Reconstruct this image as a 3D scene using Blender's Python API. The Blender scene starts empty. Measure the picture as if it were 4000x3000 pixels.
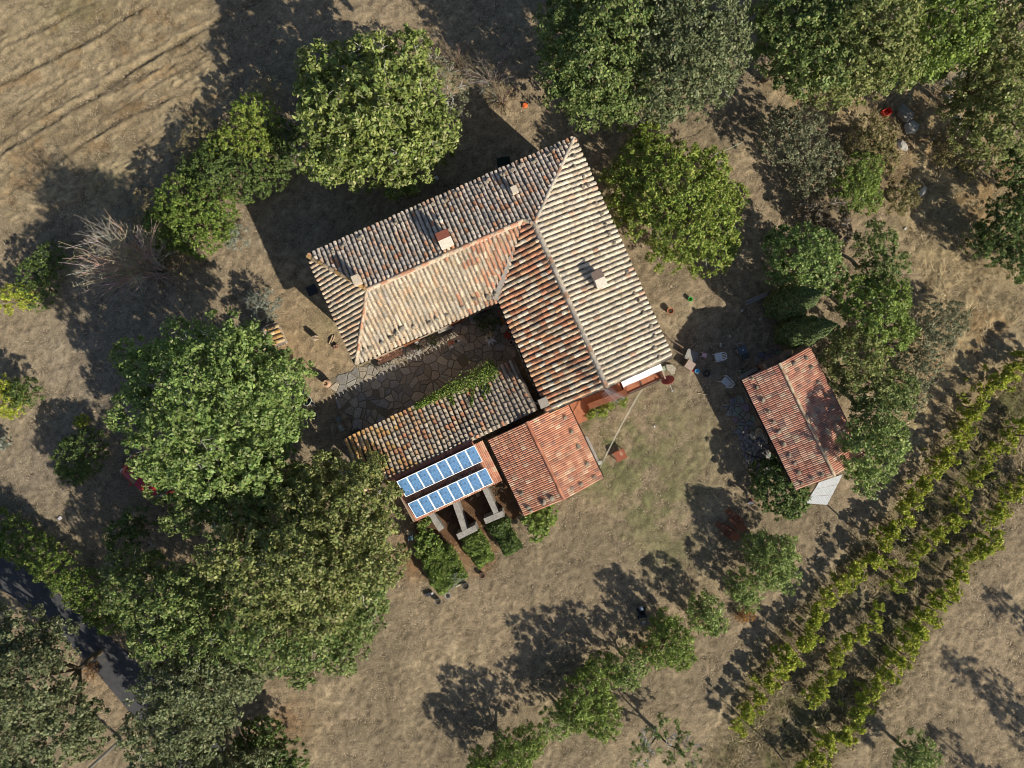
import bpy, math, random
import numpy as np
from mathutils import Vector, Matrix

SC = bpy.context.scene
COL = SC.collection
R = math.radians
# ------------------------------------------------------------------ camera, sky, sun
H = 46.0                 # drone height in metres
PPM = 60.0               # photograph pixels (4000 wide) per metre on the ground
cam = bpy.data.cameras.new('camera'); camo = bpy.data.objects.new('camera', cam); COL.objects.link(camo)
camo.location = (0, 0, H); camo.rotation_euler = (0, 0, 0)
cam.sensor_fit = 'HORIZONTAL'; cam.sensor_width = 36.0
cam.lens = 36.0 * H / (4000 / PPM)
cam.clip_end = 2000; cam.clip_start = 0.5
SC.camera = camo
SUN_EL = R(34); SUN_AZ = (0.75, -0.66)       # horizontal direction towards the sun (x, y)
wd = bpy.data.worlds.new('World'); SC.world = wd; wd.use_nodes = True
nt = wd.node_tree; bg = nt.nodes['Background']
sky = nt.nodes.new('ShaderNodeTexSky'); sky.sky_type = 'NISHITA'; sky.sun_disc = False
sky.sun_elevation = SUN_EL; sky.sun_rotation = math.atan2(SUN_AZ[0], SUN_AZ[1])
nt.links.new(sky.outputs[0], bg.inputs[0]); bg.inputs[1].default_value = 0.075
sl = bpy.data.lights.new('sun', 'SUN'); sl.energy = 4.6; sl.angle = R(0.5); sl.color = (1.0, 0.92, 0.77)
so = bpy.data.objects.new('sun', sl); COL.objects.link(so)
sd = Vector((SUN_AZ[0], SUN_AZ[1], 0)).normalized() * math.cos(SUN_EL) + Vector((0, 0, math.sin(SUN_EL)))
so.rotation_euler = sd.to_track_quat('Z', 'Y').to_euler(); so.location = (30, -30, 60)
SC.view_settings.view_transform = 'Standard'; SC.view_settings.look = 'None'
SC.view_settings.exposure = 0.25; SC.view_settings.gamma = 1.0
SC.cycles.filter_width = 0.95
try:
    SC.view_settings.use_curve_mapping = False
except Exception:
    pass

# ------------------------------------------------------------------ helpers
def S(sx, sy, z=0.0):
    """point at height z that stands where photograph pixel (sx, sy) looks"""
    f = (H - z) / H
    return Vector(((sx - 2000) / PPM * f, (1500 - sy) / PPM * f, z))
DK = 4000 / 2212.0
def D(x, y, z=0.0):
    return S(x * DK, y * DK, z)

def tag(o, label=None, cat=None, group=None, kind=None):
    if label: o['label'] = label
    if cat: o['category'] = cat
    if group: o['group'] = group
    if kind: o['kind'] = kind
    return o
def thing(name, label, cat, loc=(0, 0, 0), rz=0.0, group=None):
    o = bpy.data.objects.new(name, None); COL.objects.link(o)
    o.location = loc; o.rotation_euler = (0, 0, rz); o.empty_display_size = 0.2
    return tag(o, label, cat, group)
def copy_tree(o, parent=None):
    c = o.copy(); COL.objects.link(c)
    if parent is not None: c.parent = parent
    for ch in list(o.children): copy_tree(ch, c)
    return c

def nn(nt, t, **kw):
    n = nt.nodes.new(t)
    for k, v in kw.items(): setattr(n, k, v)
    return n
MATS = {}
def mat(name, col=(.5, .5, .5), rough=.8, attr=False, nscale=6.0, namt=.25, bump=.0, bscale=30.0, metal=0.0, spec=.4,
        trans=0.0, stain=None, sscale=1.5, samt=0.5, coat=0.0):
    """procedural material: base colour (or the mesh's own Col attribute) broken up with noise, stains and bump"""
    if name in MATS: return MATS[name]
    m = bpy.data.materials.new(name); m.use_nodes = True; MATS[name] = m
    t = m.node_tree; b = t.nodes['Principled BSDF']; out = t.nodes['Material Output']
    b.inputs['Roughness'].default_value = rough; b.inputs['Metallic'].default_value = metal
    b.inputs['Specular IOR Level'].default_value = spec
    if coat: b.inputs['Coat Weight'].default_value = coat
    tc = nn(t, 'ShaderNodeTexCoord')
    if attr:
        a = nn(t, 'ShaderNodeAttribute', attribute_name='Col'); src = a.outputs['Color']
    else:
        a = nn(t, 'ShaderNodeRGB'); a.outputs[0].default_value = (*col, 1); src = a.outputs[0]
    if namt > 0:
        n = nn(t, 'ShaderNodeTexNoise'); n.inputs['Scale'].default_value = nscale; n.inputs['Detail'].default_value = 6
        n.inputs['Roughness'].default_value = .65
        t.links.new(tc.outputs['Object'], n.inputs['Vector'])
        mr = nn(t, 'ShaderNodeMapRange'); mr.inputs[1].default_value = .25; mr.inputs[2].default_value = .75
        mr.inputs[3].default_value = 1 - namt; mr.inputs[4].default_value = 1 + namt
        t.links.new(n.outputs['Fac'], mr.inputs[0])
        mx = nn(t, 'ShaderNodeMix', data_type='RGBA', blend_type='MULTIPLY'); mx.inputs[0].default_value = 1
        t.links.new(src, mx.inputs[6]); t.links.new(mr.outputs[0], mx.inputs[7]); src = mx.outputs[2]
    if stain:
        n = nn(t, 'ShaderNodeTexNoise'); n.inputs['Scale'].default_value = sscale; n.inputs['Detail'].default_value = 8
        n.inputs['Roughness'].default_value = .7
        t.links.new(tc.outputs['Object'], n.inputs['Vector'])
        mr = nn(t, 'ShaderNodeMapRange'); mr.inputs[1].default_value = .5; mr.inputs[2].default_value = .66
        mr.inputs[3].default_value = 0; mr.inputs[4].default_value = samt
        t.links.new(n.outputs['Fac'], mr.inputs[0])
        mx = nn(t, 'ShaderNodeMix', data_type='RGBA'); t.links.new(mr.outputs[0], mx.inputs[0])
        t.links.new(src, mx.inputs[6]); mx.inputs[7].default_value = (*stain, 1); src = mx.outputs[2]
    t.links.new(src, b.inputs['Base Color'])
    if bump > 0:
        n = nn(t, 'ShaderNodeTexNoise'); n.inputs['Scale'].default_value = bscale; n.inputs['Detail'].default_value = 5
        t.links.new(tc.outputs['Object'], n.inputs['Vector'])
        bp = nn(t, 'ShaderNodeBump'); bp.inputs['Strength'].default_value = bump; bp.inputs['Distance'].default_value = .05
        t.links.new(n.outputs['Fac'], bp.inputs['Height']); t.links.new(bp.outputs[0], b.inputs['Normal'])
    if trans > 0:
        tr = nn(t, 'ShaderNodeBsdfTranslucent'); t.links.new(src, tr.inputs[0])
        ms = nn(t, 'ShaderNodeMixShader'); ms.inputs[0].default_value = trans
        t.links.new(b.outputs[0], ms.inputs[1]); t.links.new(tr.outputs[0], ms.inputs[2])
        t.links.new(ms.outputs[0], out.inputs[0])
    return m

M_leaf = mat('leaf', attr=True, rough=.5, namt=0, trans=.3, spec=.35)
M_bark = mat('bark', attr=True, rough=.95, nscale=9, namt=.3, spec=.1)
M_tile = mat('clay_tile', attr=True, rough=.9, nscale=14, namt=.28, spec=.12, bump=.3, bscale=40, stain=(.10, .085, .07), sscale=5, samt=.55)
M_rtile = mat('red_tile', attr=True, rough=.85, nscale=14, namt=.2, spec=.15, bump=.2, bscale=40, stain=(.16, .10, .08), sscale=3, samt=.5)
M_stone = mat('stone', attr=True, rough=.95, nscale=9, namt=.35, spec=.15, bump=.5, bscale=18, stain=(.17, .14, .08), sscale=6, samt=.35)
M_paint = mat('painted', attr=True, rough=.45, nscale=5, namt=.08)
M_matte = mat('matte', attr=True, rough=.85, nscale=8, namt=.18, spec=.15)
M_wood = mat('wood', attr=True, rough=.75, nscale=12, namt=.3, spec=.2)
M_metal = mat('metal', attr=True, rough=.4, nscale=8, namt=.12, metal=.6)
M_conc = mat('concrete', (.36, .34, .31), rough=.95, nscale=7, namt=.3, bump=.5, bscale=22, spec=.12, stain=(.16, .15, .13), sscale=2.5, samt=.6)
M_wall = mat('stone_wall', (.42, .34, .26), rough=.95, nscale=3.5, namt=.4, bump=.8, bscale=9, spec=.1, stain=(.22, .18, .14), sscale=2.2, samt=.5)
M_plaster = mat('plaster', (.58, .50, .40), rough=.95, nscale=2.5, namt=.15, bump=.2, bscale=25, spec=.1, stain=(.35, .28, .21), sscale=1.2, samt=.5)
M_terra = mat('terracotta_floor', (.42, .17, .095), rough=.85, nscale=4, namt=.2, bump=.15, bscale=30, spec=.2, stain=(.25, .10, .06), sscale=2.5, samt=.4)
M_glass = mat('window_glass', (.03, .04, .05), rough=.08, namt=0, spec=.8)
M_cell = mat('solar_cell', attr=True, rough=.3, namt=.06, nscale=25, spec=.5, coat=.3)
M_car = mat('car_paint', (.50, .018, .022), rough=.3, namt=.05, spec=.5, coat=.6)
M_asph = mat('asphalt', (.075, .076, .082), rough=.95, nscale=3, namt=.25, bump=.4, bscale=60, spec=.15, stain=(.12, .115, .11), sscale=1.2, samt=.6)
M_blade = mat('dry_blade', attr=True, rough=.8, namt=0, trans=.2, spec=.15)

class MB:
    """collects shapes with a colour each; build() links them as ONE mesh object"""
    def __init__(s): s.v = []; s.f = []; s.c = []
    def add(s, vs, fs, col):
        o = len(s.v); s.v.extend([tuple(p) for p in vs])
        for f in fs:
            s.f.append(tuple(o + i for i in f)); s.c.append(col)
    def box(s, c, d, col=(.5, .5, .5), rz=0.0, M=None, taper=1.0):
        hx, hy, hz = d[0] / 2, d[1] / 2, d[2] / 2
        vs = []
        for z, k in ((-hz, 1.0), (hz, taper)):
            for x, y in ((-hx, -hy), (hx, -hy), (hx, hy), (-hx, hy)): vs.append(Vector((x * k, y * k, z)))
        rot = Matrix.Rotation(rz, 3, 'Z') if M is None else M
        vs = [rot @ p + Vector(c) for p in vs]
        s.add(vs, [(3, 2, 1, 0), (4, 5, 6, 7), (0, 1, 5, 4), (1, 2, 6, 5), (2, 3, 7, 6), (3, 0, 4, 7)], col)
    def bar(s, a, b, w, h, col=(.5, .5, .5)):
        """box beam between two points, width w, height h"""
        a = Vector(a); b = Vector(b); d = b - a; L = d.length
        if L < 1e-6: return
        x = d / L; up = Vector((0, 0, 1)) if abs(x.z) < .98 else Vector((0, 1, 0))
        y = up.cross(x).normalized(); z = x.cross(y)
        Mx = Matrix((x, y, z)).transposed()
        s.box((a + b) / 2, (L, w, h), col, M=Mx)
    def tube(s, pts, rad, col=(.5, .5, .5), n=6, closed=False, caps=True):
        pts = [Vector(p) for p in pts]; m = len(pts)
        if not hasattr(rad, '__len__'): rad = [rad] * m
        vs = []; prev = None
        for i, p in enumerate(pts):
            if closed: t = pts[(i + 1) % m] - pts[i - 1]
            else: t = pts[min(i + 1, m - 1)] - pts[max(i - 1, 0)]
            if t.length < 1e-9: t = Vector((0, 0, 1))
            t.normalize()
            if prev is None:
                a = Vector((0, 0, 1)) if abs(t.z) < .9 else Vector((1, 0, 0))
                u = t.cross(a).normalized()
            else:
                u = (prev - t * prev.dot(t))
                u = u.normalized() if u.length > 1e-6 else t.orthogonal().normalized()
            prev = u; w = t.cross(u)
            for k in range(n):
                an = 2 * math.pi * k / n
                vs.append(p + (u * math.cos(an) + w * math.sin(an)) * rad[i])
        fs = []
        for i in range(m if closed else m - 1):
            for k in range(n):
                a = i * n + k; b = i * n + (k + 1) % n; j = (i + 1) % m
                fs.append((a, b, j * n + (k + 1) % n, j * n + k))
        if caps and not closed:
            fs.append(tuple(range(n - 1, -1, -1))); fs.append(tuple((m - 1) * n + k for k in range(n)))
        s.add(vs, fs, col)
    def lathe(s, prof, c=(0, 0, 0), col=(.5, .5, .5), n=20, sx=1.0, sy=1.0):
        vs = []; fs = []; m = len(prof)
        for (r, z) in prof:
            for k in range(n):
                a = 2 * math.pi * k / n
                vs.append((c[0] + r * math.cos(a) * sx, c[1] + r * math.sin(a) * sy, c[2] + z))
        for i in range(m - 1):
            for k in range(n):
                a = i * n + k; b = i * n + (k + 1) % n
                fs.append((a, b, b + n, a + n))
        if prof[0][0] > 1e-4: fs.append(tuple(range(n - 1, -1, -1)))
        if prof[-1][0] > 1e-4: fs.append(tuple((m - 1) * n + k for k in range(n)))
        s.add(vs, fs, col)
    def prism(s, poly, z0, z1, col=(.5, .5, .5), bottom=True):
        """vertical extrusion of a plan polygon (list of xy, any winding)"""
        n = len(poly); ar = sum(poly[i][0] * poly[(i + 1) % n][1] - poly[(i + 1) % n][0] * poly[i][1] for i in range(n))
        if ar < 0: poly = list(reversed(poly))
        vs = [(p[0], p[1], z0) for p in poly] + [(p[0], p[1], z1) for p in poly]
        fs = [tuple(n + i for i in range(n))] + [(i, (i + 1) % n, n + (i + 1) % n, n + i) for i in range(n)]
        if bottom: fs.append(tuple(range(n - 1, -1, -1)))
        s.add(vs, fs, col)
    def rock(s, c, d, rng, col=(.4, .38, .35), jag=.22):
        """irregular stone from a jittered subdivided octahedron"""
        dirs = []
        for la, k in ((90, 1), (45, 6), (0, 8), (-45, 6), (-90, 1)):
            for i in range(k):
                a = 2 * math.pi * (i + rng.random() * .5) / k; e = R(la + rng.uniform(-10, 10) * (abs(la) != 90))
                dirs.append((la, Vector((math.cos(a) * math.cos(e), math.sin(a) * math.cos(e), math.sin(e)))))
        rings = {}
        vs = []
        yaw = Matrix.Rotation(rng.random() * 6.28, 3, 'Z')
        for la, v in dirs:
            rings.setdefault(la, []).append(len(vs))
            k = 1 + rng.uniform(-jag, jag)
            vs.append(Vector(c) + yaw @ Vector((v.x * d[0] * k, v.y * d[1] * k, v.z * d[2] * k)))
        fs = []
        def join(A, B):
            na, nb = len(A), len(B); i = j = 0
            while i < na or j < nb:
                if j >= nb or (i < na and (i + 1) / na <= (j + 1) / nb):
                    fs.append((A[i % na], B[j % nb], A[(i + 1) % na])); i += 1
                else:
                    fs.append((A[i % na], B[j % nb], B[(j + 1) % nb])); j += 1
        rs = [rings[k] for k in (90, 45, 0, -45, -90)]
        for i in range(6): fs.append((rs[0][0], rs[1][i], rs[1][(i + 1) % 6]))
        join(rs[1], rs[2]); join(rs[2], rs[3])
        for i in range(6): fs.append((rs[4][0], rs[3][(i + 1) % 6], rs[3][i]))
        s.add(vs, fs, col)
    def xform(s, M):
        s.v = [tuple(M @ Vector(p)) for p in s.v]
    def build(s, name, m, parent=None, smooth=False):
        me = bpy.data.meshes.new(name); me.from_pydata(s.v, [], s.f); me.update()
        a = me.attributes.new('Col', 'FLOAT_COLOR', 'FACE')
        if s.c:
            arr = np.ones((len(s.c), 4), dtype=np.float32); arr[:, :3] = np.array(s.c, dtype=np.float32)
            a.data.foreach_set('color', arr.ravel())
        if smooth: me.polygons.foreach_set('use_smooth', [True] * len(me.polygons))
        me.materials.append(m)
        o = bpy.data.objects.new(name, me); COL.objects.link(o)
        if parent is not None: o.parent = parent
        return o

def quad_mesh(name, V, C, m, parent=None, k=4):
    """mesh of N separate quads (or triangles) from an (N,k,3) array with one colour each"""
    N = V.shape[0]
    me = bpy.data.meshes.new(name)
    me.vertices.add(N * k); me.vertices.foreach_set('co', V.astype(np.float32).ravel())
    me.loops.add(N * k); me.loops.foreach_set('vertex_index', np.arange(N * k, dtype=np.int32))
    me.polygons.add(N); me.polygons.foreach_set('loop_start', np.arange(0, N * k, k, dtype=np.int32))
    try: me.polygons.foreach_set('loop_total', np.full(N, k, dtype=np.int32))
    except Exception: pass
    me.update(calc_edges=True)
    a = me.attributes.new('Col', 'FLOAT_COLOR', 'FACE')
    arr = np.ones((N, 4), dtype=np.float32); arr[:, :3] = C
    a.data.foreach_set('color', arr.ravel())
    me.materials.append(m)
    o = bpy.data.objects.new(name, me); COL.objects.link(o)
    if parent is not None: o.parent = parent
    return o

def vnoise(x, y, scale, seed):
    """value noise 0..1 on arrays"""
    rs = np.random.RandomState(seed); T = rs.rand(256, 256)
    X = x / scale; Y = y / scale
    xi = np.floor(X).astype(int); yi = np.floor(Y).astype(int); fx = X - xi; fy = Y - yi
    fx = fx * fx * (3 - 2 * fx); fy = fy * fy * (3 - 2 * fy)
    g = lambda i, j: T[i % 256, j % 256]
    return (g(xi, yi) * (1 - fx) + g(xi + 1, yi) * fx) * (1 - fy) + (g(xi, yi + 1) * (1 - fx) + g(xi + 1, yi + 1) * fx) * fy
def fbm(x, y, scale, seed, oct=4, gain=.55):
    t = 0; a = 1; n = 0
    for o in range(oct):
        t = t + a * vnoise(x + 13.7 * o, y - 7.3 * o, scale / 2 ** o, seed + o); n += a; a *= gain
    return t / n
def poly_sd(x, y, P):
    """signed distance to polygon P (positive inside)"""
    P = [(p[0], p[1]) for p in P]; n = len(P)
    ins = np.zeros(x.shape, bool); dmin = np.full(x.shape, 1e9)
    for i in range(n):
        ax, ay = P[i]; bx, by = P[(i + 1) % n]
        dx, dy = bx - ax, by - ay; L2 = dx * dx + dy * dy + 1e-12
        t = np.clip(((x - ax) * dx + (y - ay) * dy) / L2, 0, 1)
        dmin = np.minimum(dmin, np.hypot(x - ax - t * dx, y - ay - t * dy))
        cr = ((ay > y) != (by > y))
        with np.errstate(divide='ignore', invalid='ignore'):
            xx = (bx - ax) * (y - ay) / (by - ay if by != ay else 1e-12) + ax
        ins ^= cr & (x < xx)
    return np.where(ins, dmin, -dmin)
def line_d(x, y, P):
    dmin = np.full(x.shape, 1e9)
    for i in range(len(P) - 1):
        ax, ay = P[i][0], P[i][1]; bx, by = P[i + 1][0], P[i + 1][1]
        dx, dy = bx - ax, by - ay; L2 = dx * dx + dy * dy + 1e-12
        t = np.clip(((x - ax) * dx + (y - ay) * dy) / L2, 0, 1)
        dmin = np.minimum(dmin, np.hypot(x - ax - t * dx, y - ay - t * dy))
    return dmin
def sstep(a, b, x):
    t = np.clip((x - a) / (b - a), 0, 1); return t * t * (3 - 2 * t)
def Dp(*pts): return [tuple(D(*p)[:2]) for p in pts]
def Sp(*pts): return [tuple(S(*p)[:2]) for p in pts]

# ------------------------------------------------------------------ ground, road, paving (setting)
FIELD = Dp((-60, -60), (440, -60), (480, 150), (500, 215), (400, 290), (330, 380), (250, 440), (160, 470), (0, 470), (-60, 470))
ROAD = Dp((-200, 1060), (-60, 1150), (60, 1232), (150, 1300), (230, 1370), (320, 1450), (420, 1540), (520, 1640), (620, 1760), (720, 1900), (560, 1900), (480, 1780), (390, 1660),
          (300, 1560), (215, 1460), (130, 1370), (30, 1290), (-60, 1235), (-200, 1150))
COURT = Sp((1284, 1482), (1395, 1440), (1962, 1186), (2050, 1392), (1600, 1640), (1420, 1690), (1318, 1585))
VINEYARD = Dp((2260, 740), (2260, 1010), (2190, 1080), (2060, 1240), (1960, 1440), (1850, 1560), (1770, 1700), (1500, 1700), (1600, 1500), (1680, 1370), (1780, 1260), (1900, 1140), (2000, 1000), (2080, 900))
BANK = Dp((1640, 180), (1900, 170), (2100, 230), (2230, 330), (2260, 760), (2080, 880), (1960, 1060), (1930, 900), (1990, 660), (1930, 480), (1930, 330), (1700, 230))
TRACK = Dp((2212, 720), (2080, 850), (1980, 1010), (1880, 1130), (1790, 1230), (1690, 1330), (1610, 1440), (1560, 1540), (1530, 1680))
def make_ground():
    fx = np.arange(-36.5, 36.51, .125); fy = np.arange(-28, 28.01, .125)
    ext = np.array([.5, 1.5, 3.5, 8, 18, 40, 90, 180, 360.])
    xs = np.concatenate([-36.5 - ext[::-1], fx, 36.5 + ext]); ys = np.concatenate([-28 - ext[::-1], fy, 28 + ext])
    X, Y = np.meshgrid(xs, ys); nx, ny = len(xs), len(ys)
    inner = (np.abs(X) <= 36.6) & (np.abs(Y) <= 28.1)
    big = fbm(X, Y, 9, 1); mid = fbm(X, Y, 2.2, 5); fine = fbm(X, Y, .55, 9, 3); vfine = .55 * vnoise(X, Y, .14, 21) + .45 * vnoise(X + 5, Y + 3, .26, 23)
    # zones
    fld = sstep(-.8, .8, poly_sd(X, Y, FIELD) + (mid - .5) * 2.5)
    bank = sstep(-1.2, 1.2, poly_sd(X, Y, BANK) + (mid - .5) * 3)
    vin = sstep(-1, 1, poly_sd(X, Y, VINEYARD) + (mid - .5) * 2)
    trk = 1 - sstep(.3, 1.3, line_d(X, Y, TRACK) + (mid - .5) * .8)
    road = poly_sd(X, Y, ROAD)
    a = R(29.5); U0 = X * math.cos(a) + Y * math.sin(a); V0 = -X * math.sin(a) + Y * math.cos(a)
    def mixc(C, c, m): return C * (1 - m[..., None]) + np.array(c) * m[..., None]
    C = np.ones(X.shape + (3,)) * np.array((.375, .297, .213))
    C = mixc(C, (.29, .235, .17), sstep(.45, .62, big))
    C = mixc(C, (.44, .355, .25), sstep(.55, .75, mid) * .7)
    yard = sstep(-.6, .6, poly_sd(X, Y, Dp((520, 540), (660, 560), (770, 790), (700, 840), (640, 820), (590, 640))) + (mid - .5) * 1.5)
    C = mixc(C, (.46, .35, .235), yard * .8)
    C = mixc(C, (.43, .345, .23), fld * .85)
    C = mixc(C, (.29, .225, .15), fld * sstep(.48, .64, fbm(U0, V0 * 1.6, 1.9, 33)) * .8)
    C = mixc(C, (.31, .20, .11), fld * sstep(.60, .72, fbm(U0, V0 * 1.5, 1.6, 35)) * .5)
    C = mixc(C, (.45, .36, .225), bank * .8)
    C = mixc(C, (.33, .22, .12), bank * sstep(.55, .68, fbm(X, Y, 1.9, 55)) * .7)
    C = mixc(C, (.20, .165, .105), vin * .85); C = mixc(C, (.12, .135, .05), vin * sstep(.45, .6, fbm(X, Y, 1.3, 61)) * .6)
    C = mixc(C, (.43, .345, .24), trk * .6)
    # greener lawn south-east of the house
    for (px, py, r, a) in ((1300, 900, 2.2, .9), (1290, 990, 2.4, .9), (1370, 1000, 3, .55), (1420, 1090, 2.4, .7), (1460, 930, 3, .35), (1380, 880, 2.2, .5), (1450, 1200, 2, .5), (1350, 1120, 2, .3),
                           (700, 700, 1.2, .35), (1500, 1010, 2, .3), (1260, 1000, 1, .8), (160, 30, 2.5, .3), (230, 400, 2, .3)):
        p = D(px, py)
        g = np.exp(-((X - p.x) ** 2 + (Y - p.y) ** 2) / (r * r)) * a * sstep(.36, .62, .5 * mid + .5 * fine)
        C = mixc(C, (.165, .185, .085), np.clip(g, 0, 1))
    # rusty litter under the hedges and trees
    for (px, py, r, a) in ((960, 1120, 2.6, .9), (900, 1210, 1.2, .8), (1040, 1200, 1.4, .8), (1510, 1330, .8, .5), (600, 780, 1.5, .5), (330, 1260, 2.5, .5), (220, 1410, 2, .5), (620, 1560, 1.5, .5), (1880, 190, 2, .4)):
        p = D(px, py)
        g = np.exp(-((X - p.x) ** 2 + (Y - p.y) ** 2) / (r * r)) * a * sstep(.35, .6, mid)
        C = mixc(C, (.30, .155, .075), np.clip(g, 0, 1))
    # compacted grey earth west of the house and in the yard
    for (px, py, r, a) in ((250, 760, 6, .6), (620, 470, 4, .5), (780, 980, 3, .6), (1560, 760, 2.5, .6), (1850, 1350, 3, .3), (100, 1000, 4, .5)):
        p = D(px, py)
        g = np.exp(-((X - p.x) ** 2 + (Y - p.y) ** 2) / (r * r)) * a
        C = mixc(C, (.30, .265, .235), np.clip(g, 0, 1))
    shade = .76 * (.80 + .40 * fine) * (.50 + 1.0 * vfine)
    C = C * shade[..., None] * np.array((.98, .965, .88))
    # relief
    Z = (mid - .5) * .06 + (fine - .5) * .09 + (vfine - .5) * .14
    a = R(29.5); U = X * math.cos(a) + Y * math.sin(a); Vv = -X * math.sin(a) + Y * math.cos(a)
    wob = (fbm(U, Vv, 7, 71, 2) - .5) * .8 + (fbm(U, Vv * 2, .7, 75, 2) - .5) * .30
    fur = np.sin((Vv + wob) * 2 * math.pi / .40) * .035 * sstep(.42, .6, fbm(U * .4, Vv, 2.2, 77, 3)) + (fbm(U * .4, Vv * 2.0, .5, 81, 3) - .5) * .13
    Z = Z + fld * fur
    # wheel ruts across the field
    for P_, dpt in ((Dp((225, 185), (300, 140), (400, 82), (560, 0)), .13), (Dp((190, 215), (300, 150), (410, 80)), .05), (Dp((300, 80), (345, 112), (400, 175)), .06), (Dp((0, 180), (180, 90), (300, 20)), .09), (Dp((0, 330), (170, 225), (330, 150)), .10), (Dp((90, 370), (250, 260), (420, 190)), .07), (Dp((30, 90), (160, 25), (260, -20)), .06)):
        d = line_d(X, Y, P_) + (mid - .5) * .3
        Z = Z - dpt * np.exp(-(d / .14) ** 2) + dpt * .5 * np.exp(-((d - .3) / .16) ** 2)
        C = C * (1 - .25 * np.exp(-(d / .16) ** 2))[..., None]
    Z = Z + bank * (fbm(X, Y, 1.4, 91, 4) - .5) * .5 + vin * (fbm(X, Y, .9, 95, 3) - .5) * .35
    # flat under road, paving, buildings
    flat = np.maximum.reduce([sstep(-.3, .1, road), sstep(-.3, .1, poly_sd(X, Y, COURT))])
    Z = Z * (1 - flat) - .04 * flat
    Z = np.where(inner, Z, 0)
    V = np.stack([X, Y, Z], -1).reshape(-1, 3)
    i = np.arange((ny - 1) * (nx - 1)); r_, c_ = i // (nx - 1), i % (nx - 1); b = r_ * nx + c_
    F = np.stack([b, b + 1, b + nx + 1, b + nx], -1)
    me = bpy.data.meshes.new('ground')
    me.vertices.add(len(V)); me.vertices.foreach_set('co', V.astype(np.float32).ravel())
    me.loops.add(len(F) * 4); me.loops.foreach_set('vertex_index', F.astype(np.int32).ravel())
    me.polygons.add(len(F)); me.polygons.foreach_set('loop_start', np.arange(0, len(F) * 4, 4, dtype=np.int32))
    try: me.polygons.foreach_set('loop_total', np.full(len(F), 4, dtype=np.int32))
    except Exception: pass
    me.update(calc_edges=True)
    at = me.attributes.new('Col', 'FLOAT_COLOR', 'POINT')
    arr = np.ones((len(V), 4), np.float32); arr[:, :3] = np.clip(C, 0.01, .8).reshape(-1, 3)
    at.data.foreach_set('color', arr.ravel())
    me.polygons.foreach_set('use_smooth', np.ones(len(F), bool))
    me.materials.append(mat('dry_ground', attr=True, rough=1.0, nscale=9, namt=.38, bump=1.0, bscale=14, spec=.05))
    o = bpy.data.objects.new('ground', me); COL.objects.link(o); tag(o, kind='structure')
    return o
make_ground()

def make_road():
    b = MB(); b.prism(ROAD, -.2, .02, (.08, .08, .08))
    o = b.build('road', M_asph); tag(o, kind='structure')
make_road()

def flagstones(name, poly, spacing, z, colf, seed, gap=.045, keep=1.0, h=.05):
    """crazy paving: Voronoi cells of jittered seeds, shrunk and raised as real stones"""
    rng = random.Random(seed)
    xs = [p[0] for p in poly]; ys = [p[1] for p in poly]
    seeds = []; y = min(ys) - spacing; row = 0
    while y < max(ys) + spacing:
        x = min(xs) - spacing + (row % 2) * spacing / 2
        while x < max(xs) + spacing:
            seeds.append((x + rng.uniform(-.62, .62) * spacing, y + rng.uniform(-.62, .62) * spacing)); x += spacing * rng.uniform(.75, 1.3)
        y += spacing * .87; row += 1
    P = np.array(seeds); sdv = poly_sd(P[:, 0], P[:, 1], poly)
    b = MB()
    for i, (sx, sy) in enumerate(seeds):
        if sdv[i] < spacing * .15 or rng.random() > keep: continue
        cell = [(sx - 2 * spacing, sy - 2 * spacing), (sx + 2 * spacing, sy - 2 * spacing), (sx + 2 * spacing, sy + 2 * spacing), (sx - 2 * spacing, sy + 2 * spacing)]
        near = np.argsort((P[:, 0] - sx) ** 2 + (P[:, 1] - sy) ** 2)[1:20]
        g = gap * rng.uniform(.4, 1.7)
        for j in near:
            qx, qy = P[j]; dx, dy = qx - sx, qy - sy; L = math.hypot(dx, dy); nx, ny = dx / L, dy / L
            lim = L / 2 - g / 2
            out = []
            for k in range(len(cell)):
                a = cell[k]; c = cell[(k + 1) % len(cell)]
                da = (a[0] - sx) * nx + (a[1] - sy) * ny - lim; dc = (c[0] - sx) * nx + (c[1] - sy) * ny - lim
                if da <= 0: out.append(a)
                if (da < 0) != (dc < 0):
                    t = da / (da - dc); out.append((a[0] + (c[0] - a[0]) * t, a[1] + (c[1] - a[1]) * t))
            cell = out
            if len(cell) < 3: break
        if len(cell) < 3: continue
        cx = sum(p[0] for p in cell) / len(cell); cy = sum(p[1] for p in cell) / len(cell)
        top = z + h + rng.uniform(-.012, .015); n = len(cell)
        vs = [(p[0], p[1], z - .06) for p in cell] + [(p[0], p[1], top - .015) for p in cell] + [(cx + (p[0] - cx) * .9, cy + (p[1] - cy) * .9, top + rng.uniform(-.006, .006)) for p in cell]
        fs = [tuple(2 * n + k for k in range(n))]
        for k in range(n):
            k2 = (k + 1) % n
            fs += [(k, k2, n + k2, n + k), (n + k, n + k2, 2 * n + k2, 2 * n + k)]
        b.add(vs, fs, colf(rng))
    o = b.build(name, M_stone); tag(o, kind='structure')
    return o
def courtcol(r):
    k = r.uniform(.75, 1.25); return r.choice([(.33 * k, .30 * k, .26 * k), (.36 * k, .31 * k, .25 * k), (.30 * k, .285 * k, .265 * k), (.40 * k, .35 * k, .28 * k)])
flagstones('courtyard_paving', COURT, .55, -.03, courtcol, 5, gap=.05, keep=.96)
bm_ = MB(); bm_.prism(COURT, -.2, -.012, (.19, .165, .12)); _o = bm_.build('courtyard_bed', M_matte); tag(_o, kind='structure')
TERR = Sp((2822, 1578), (2905, 1532), (2985, 1700), (3050, 1840), (2985, 1850), (2935, 1790), (2860, 1660))
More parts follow.
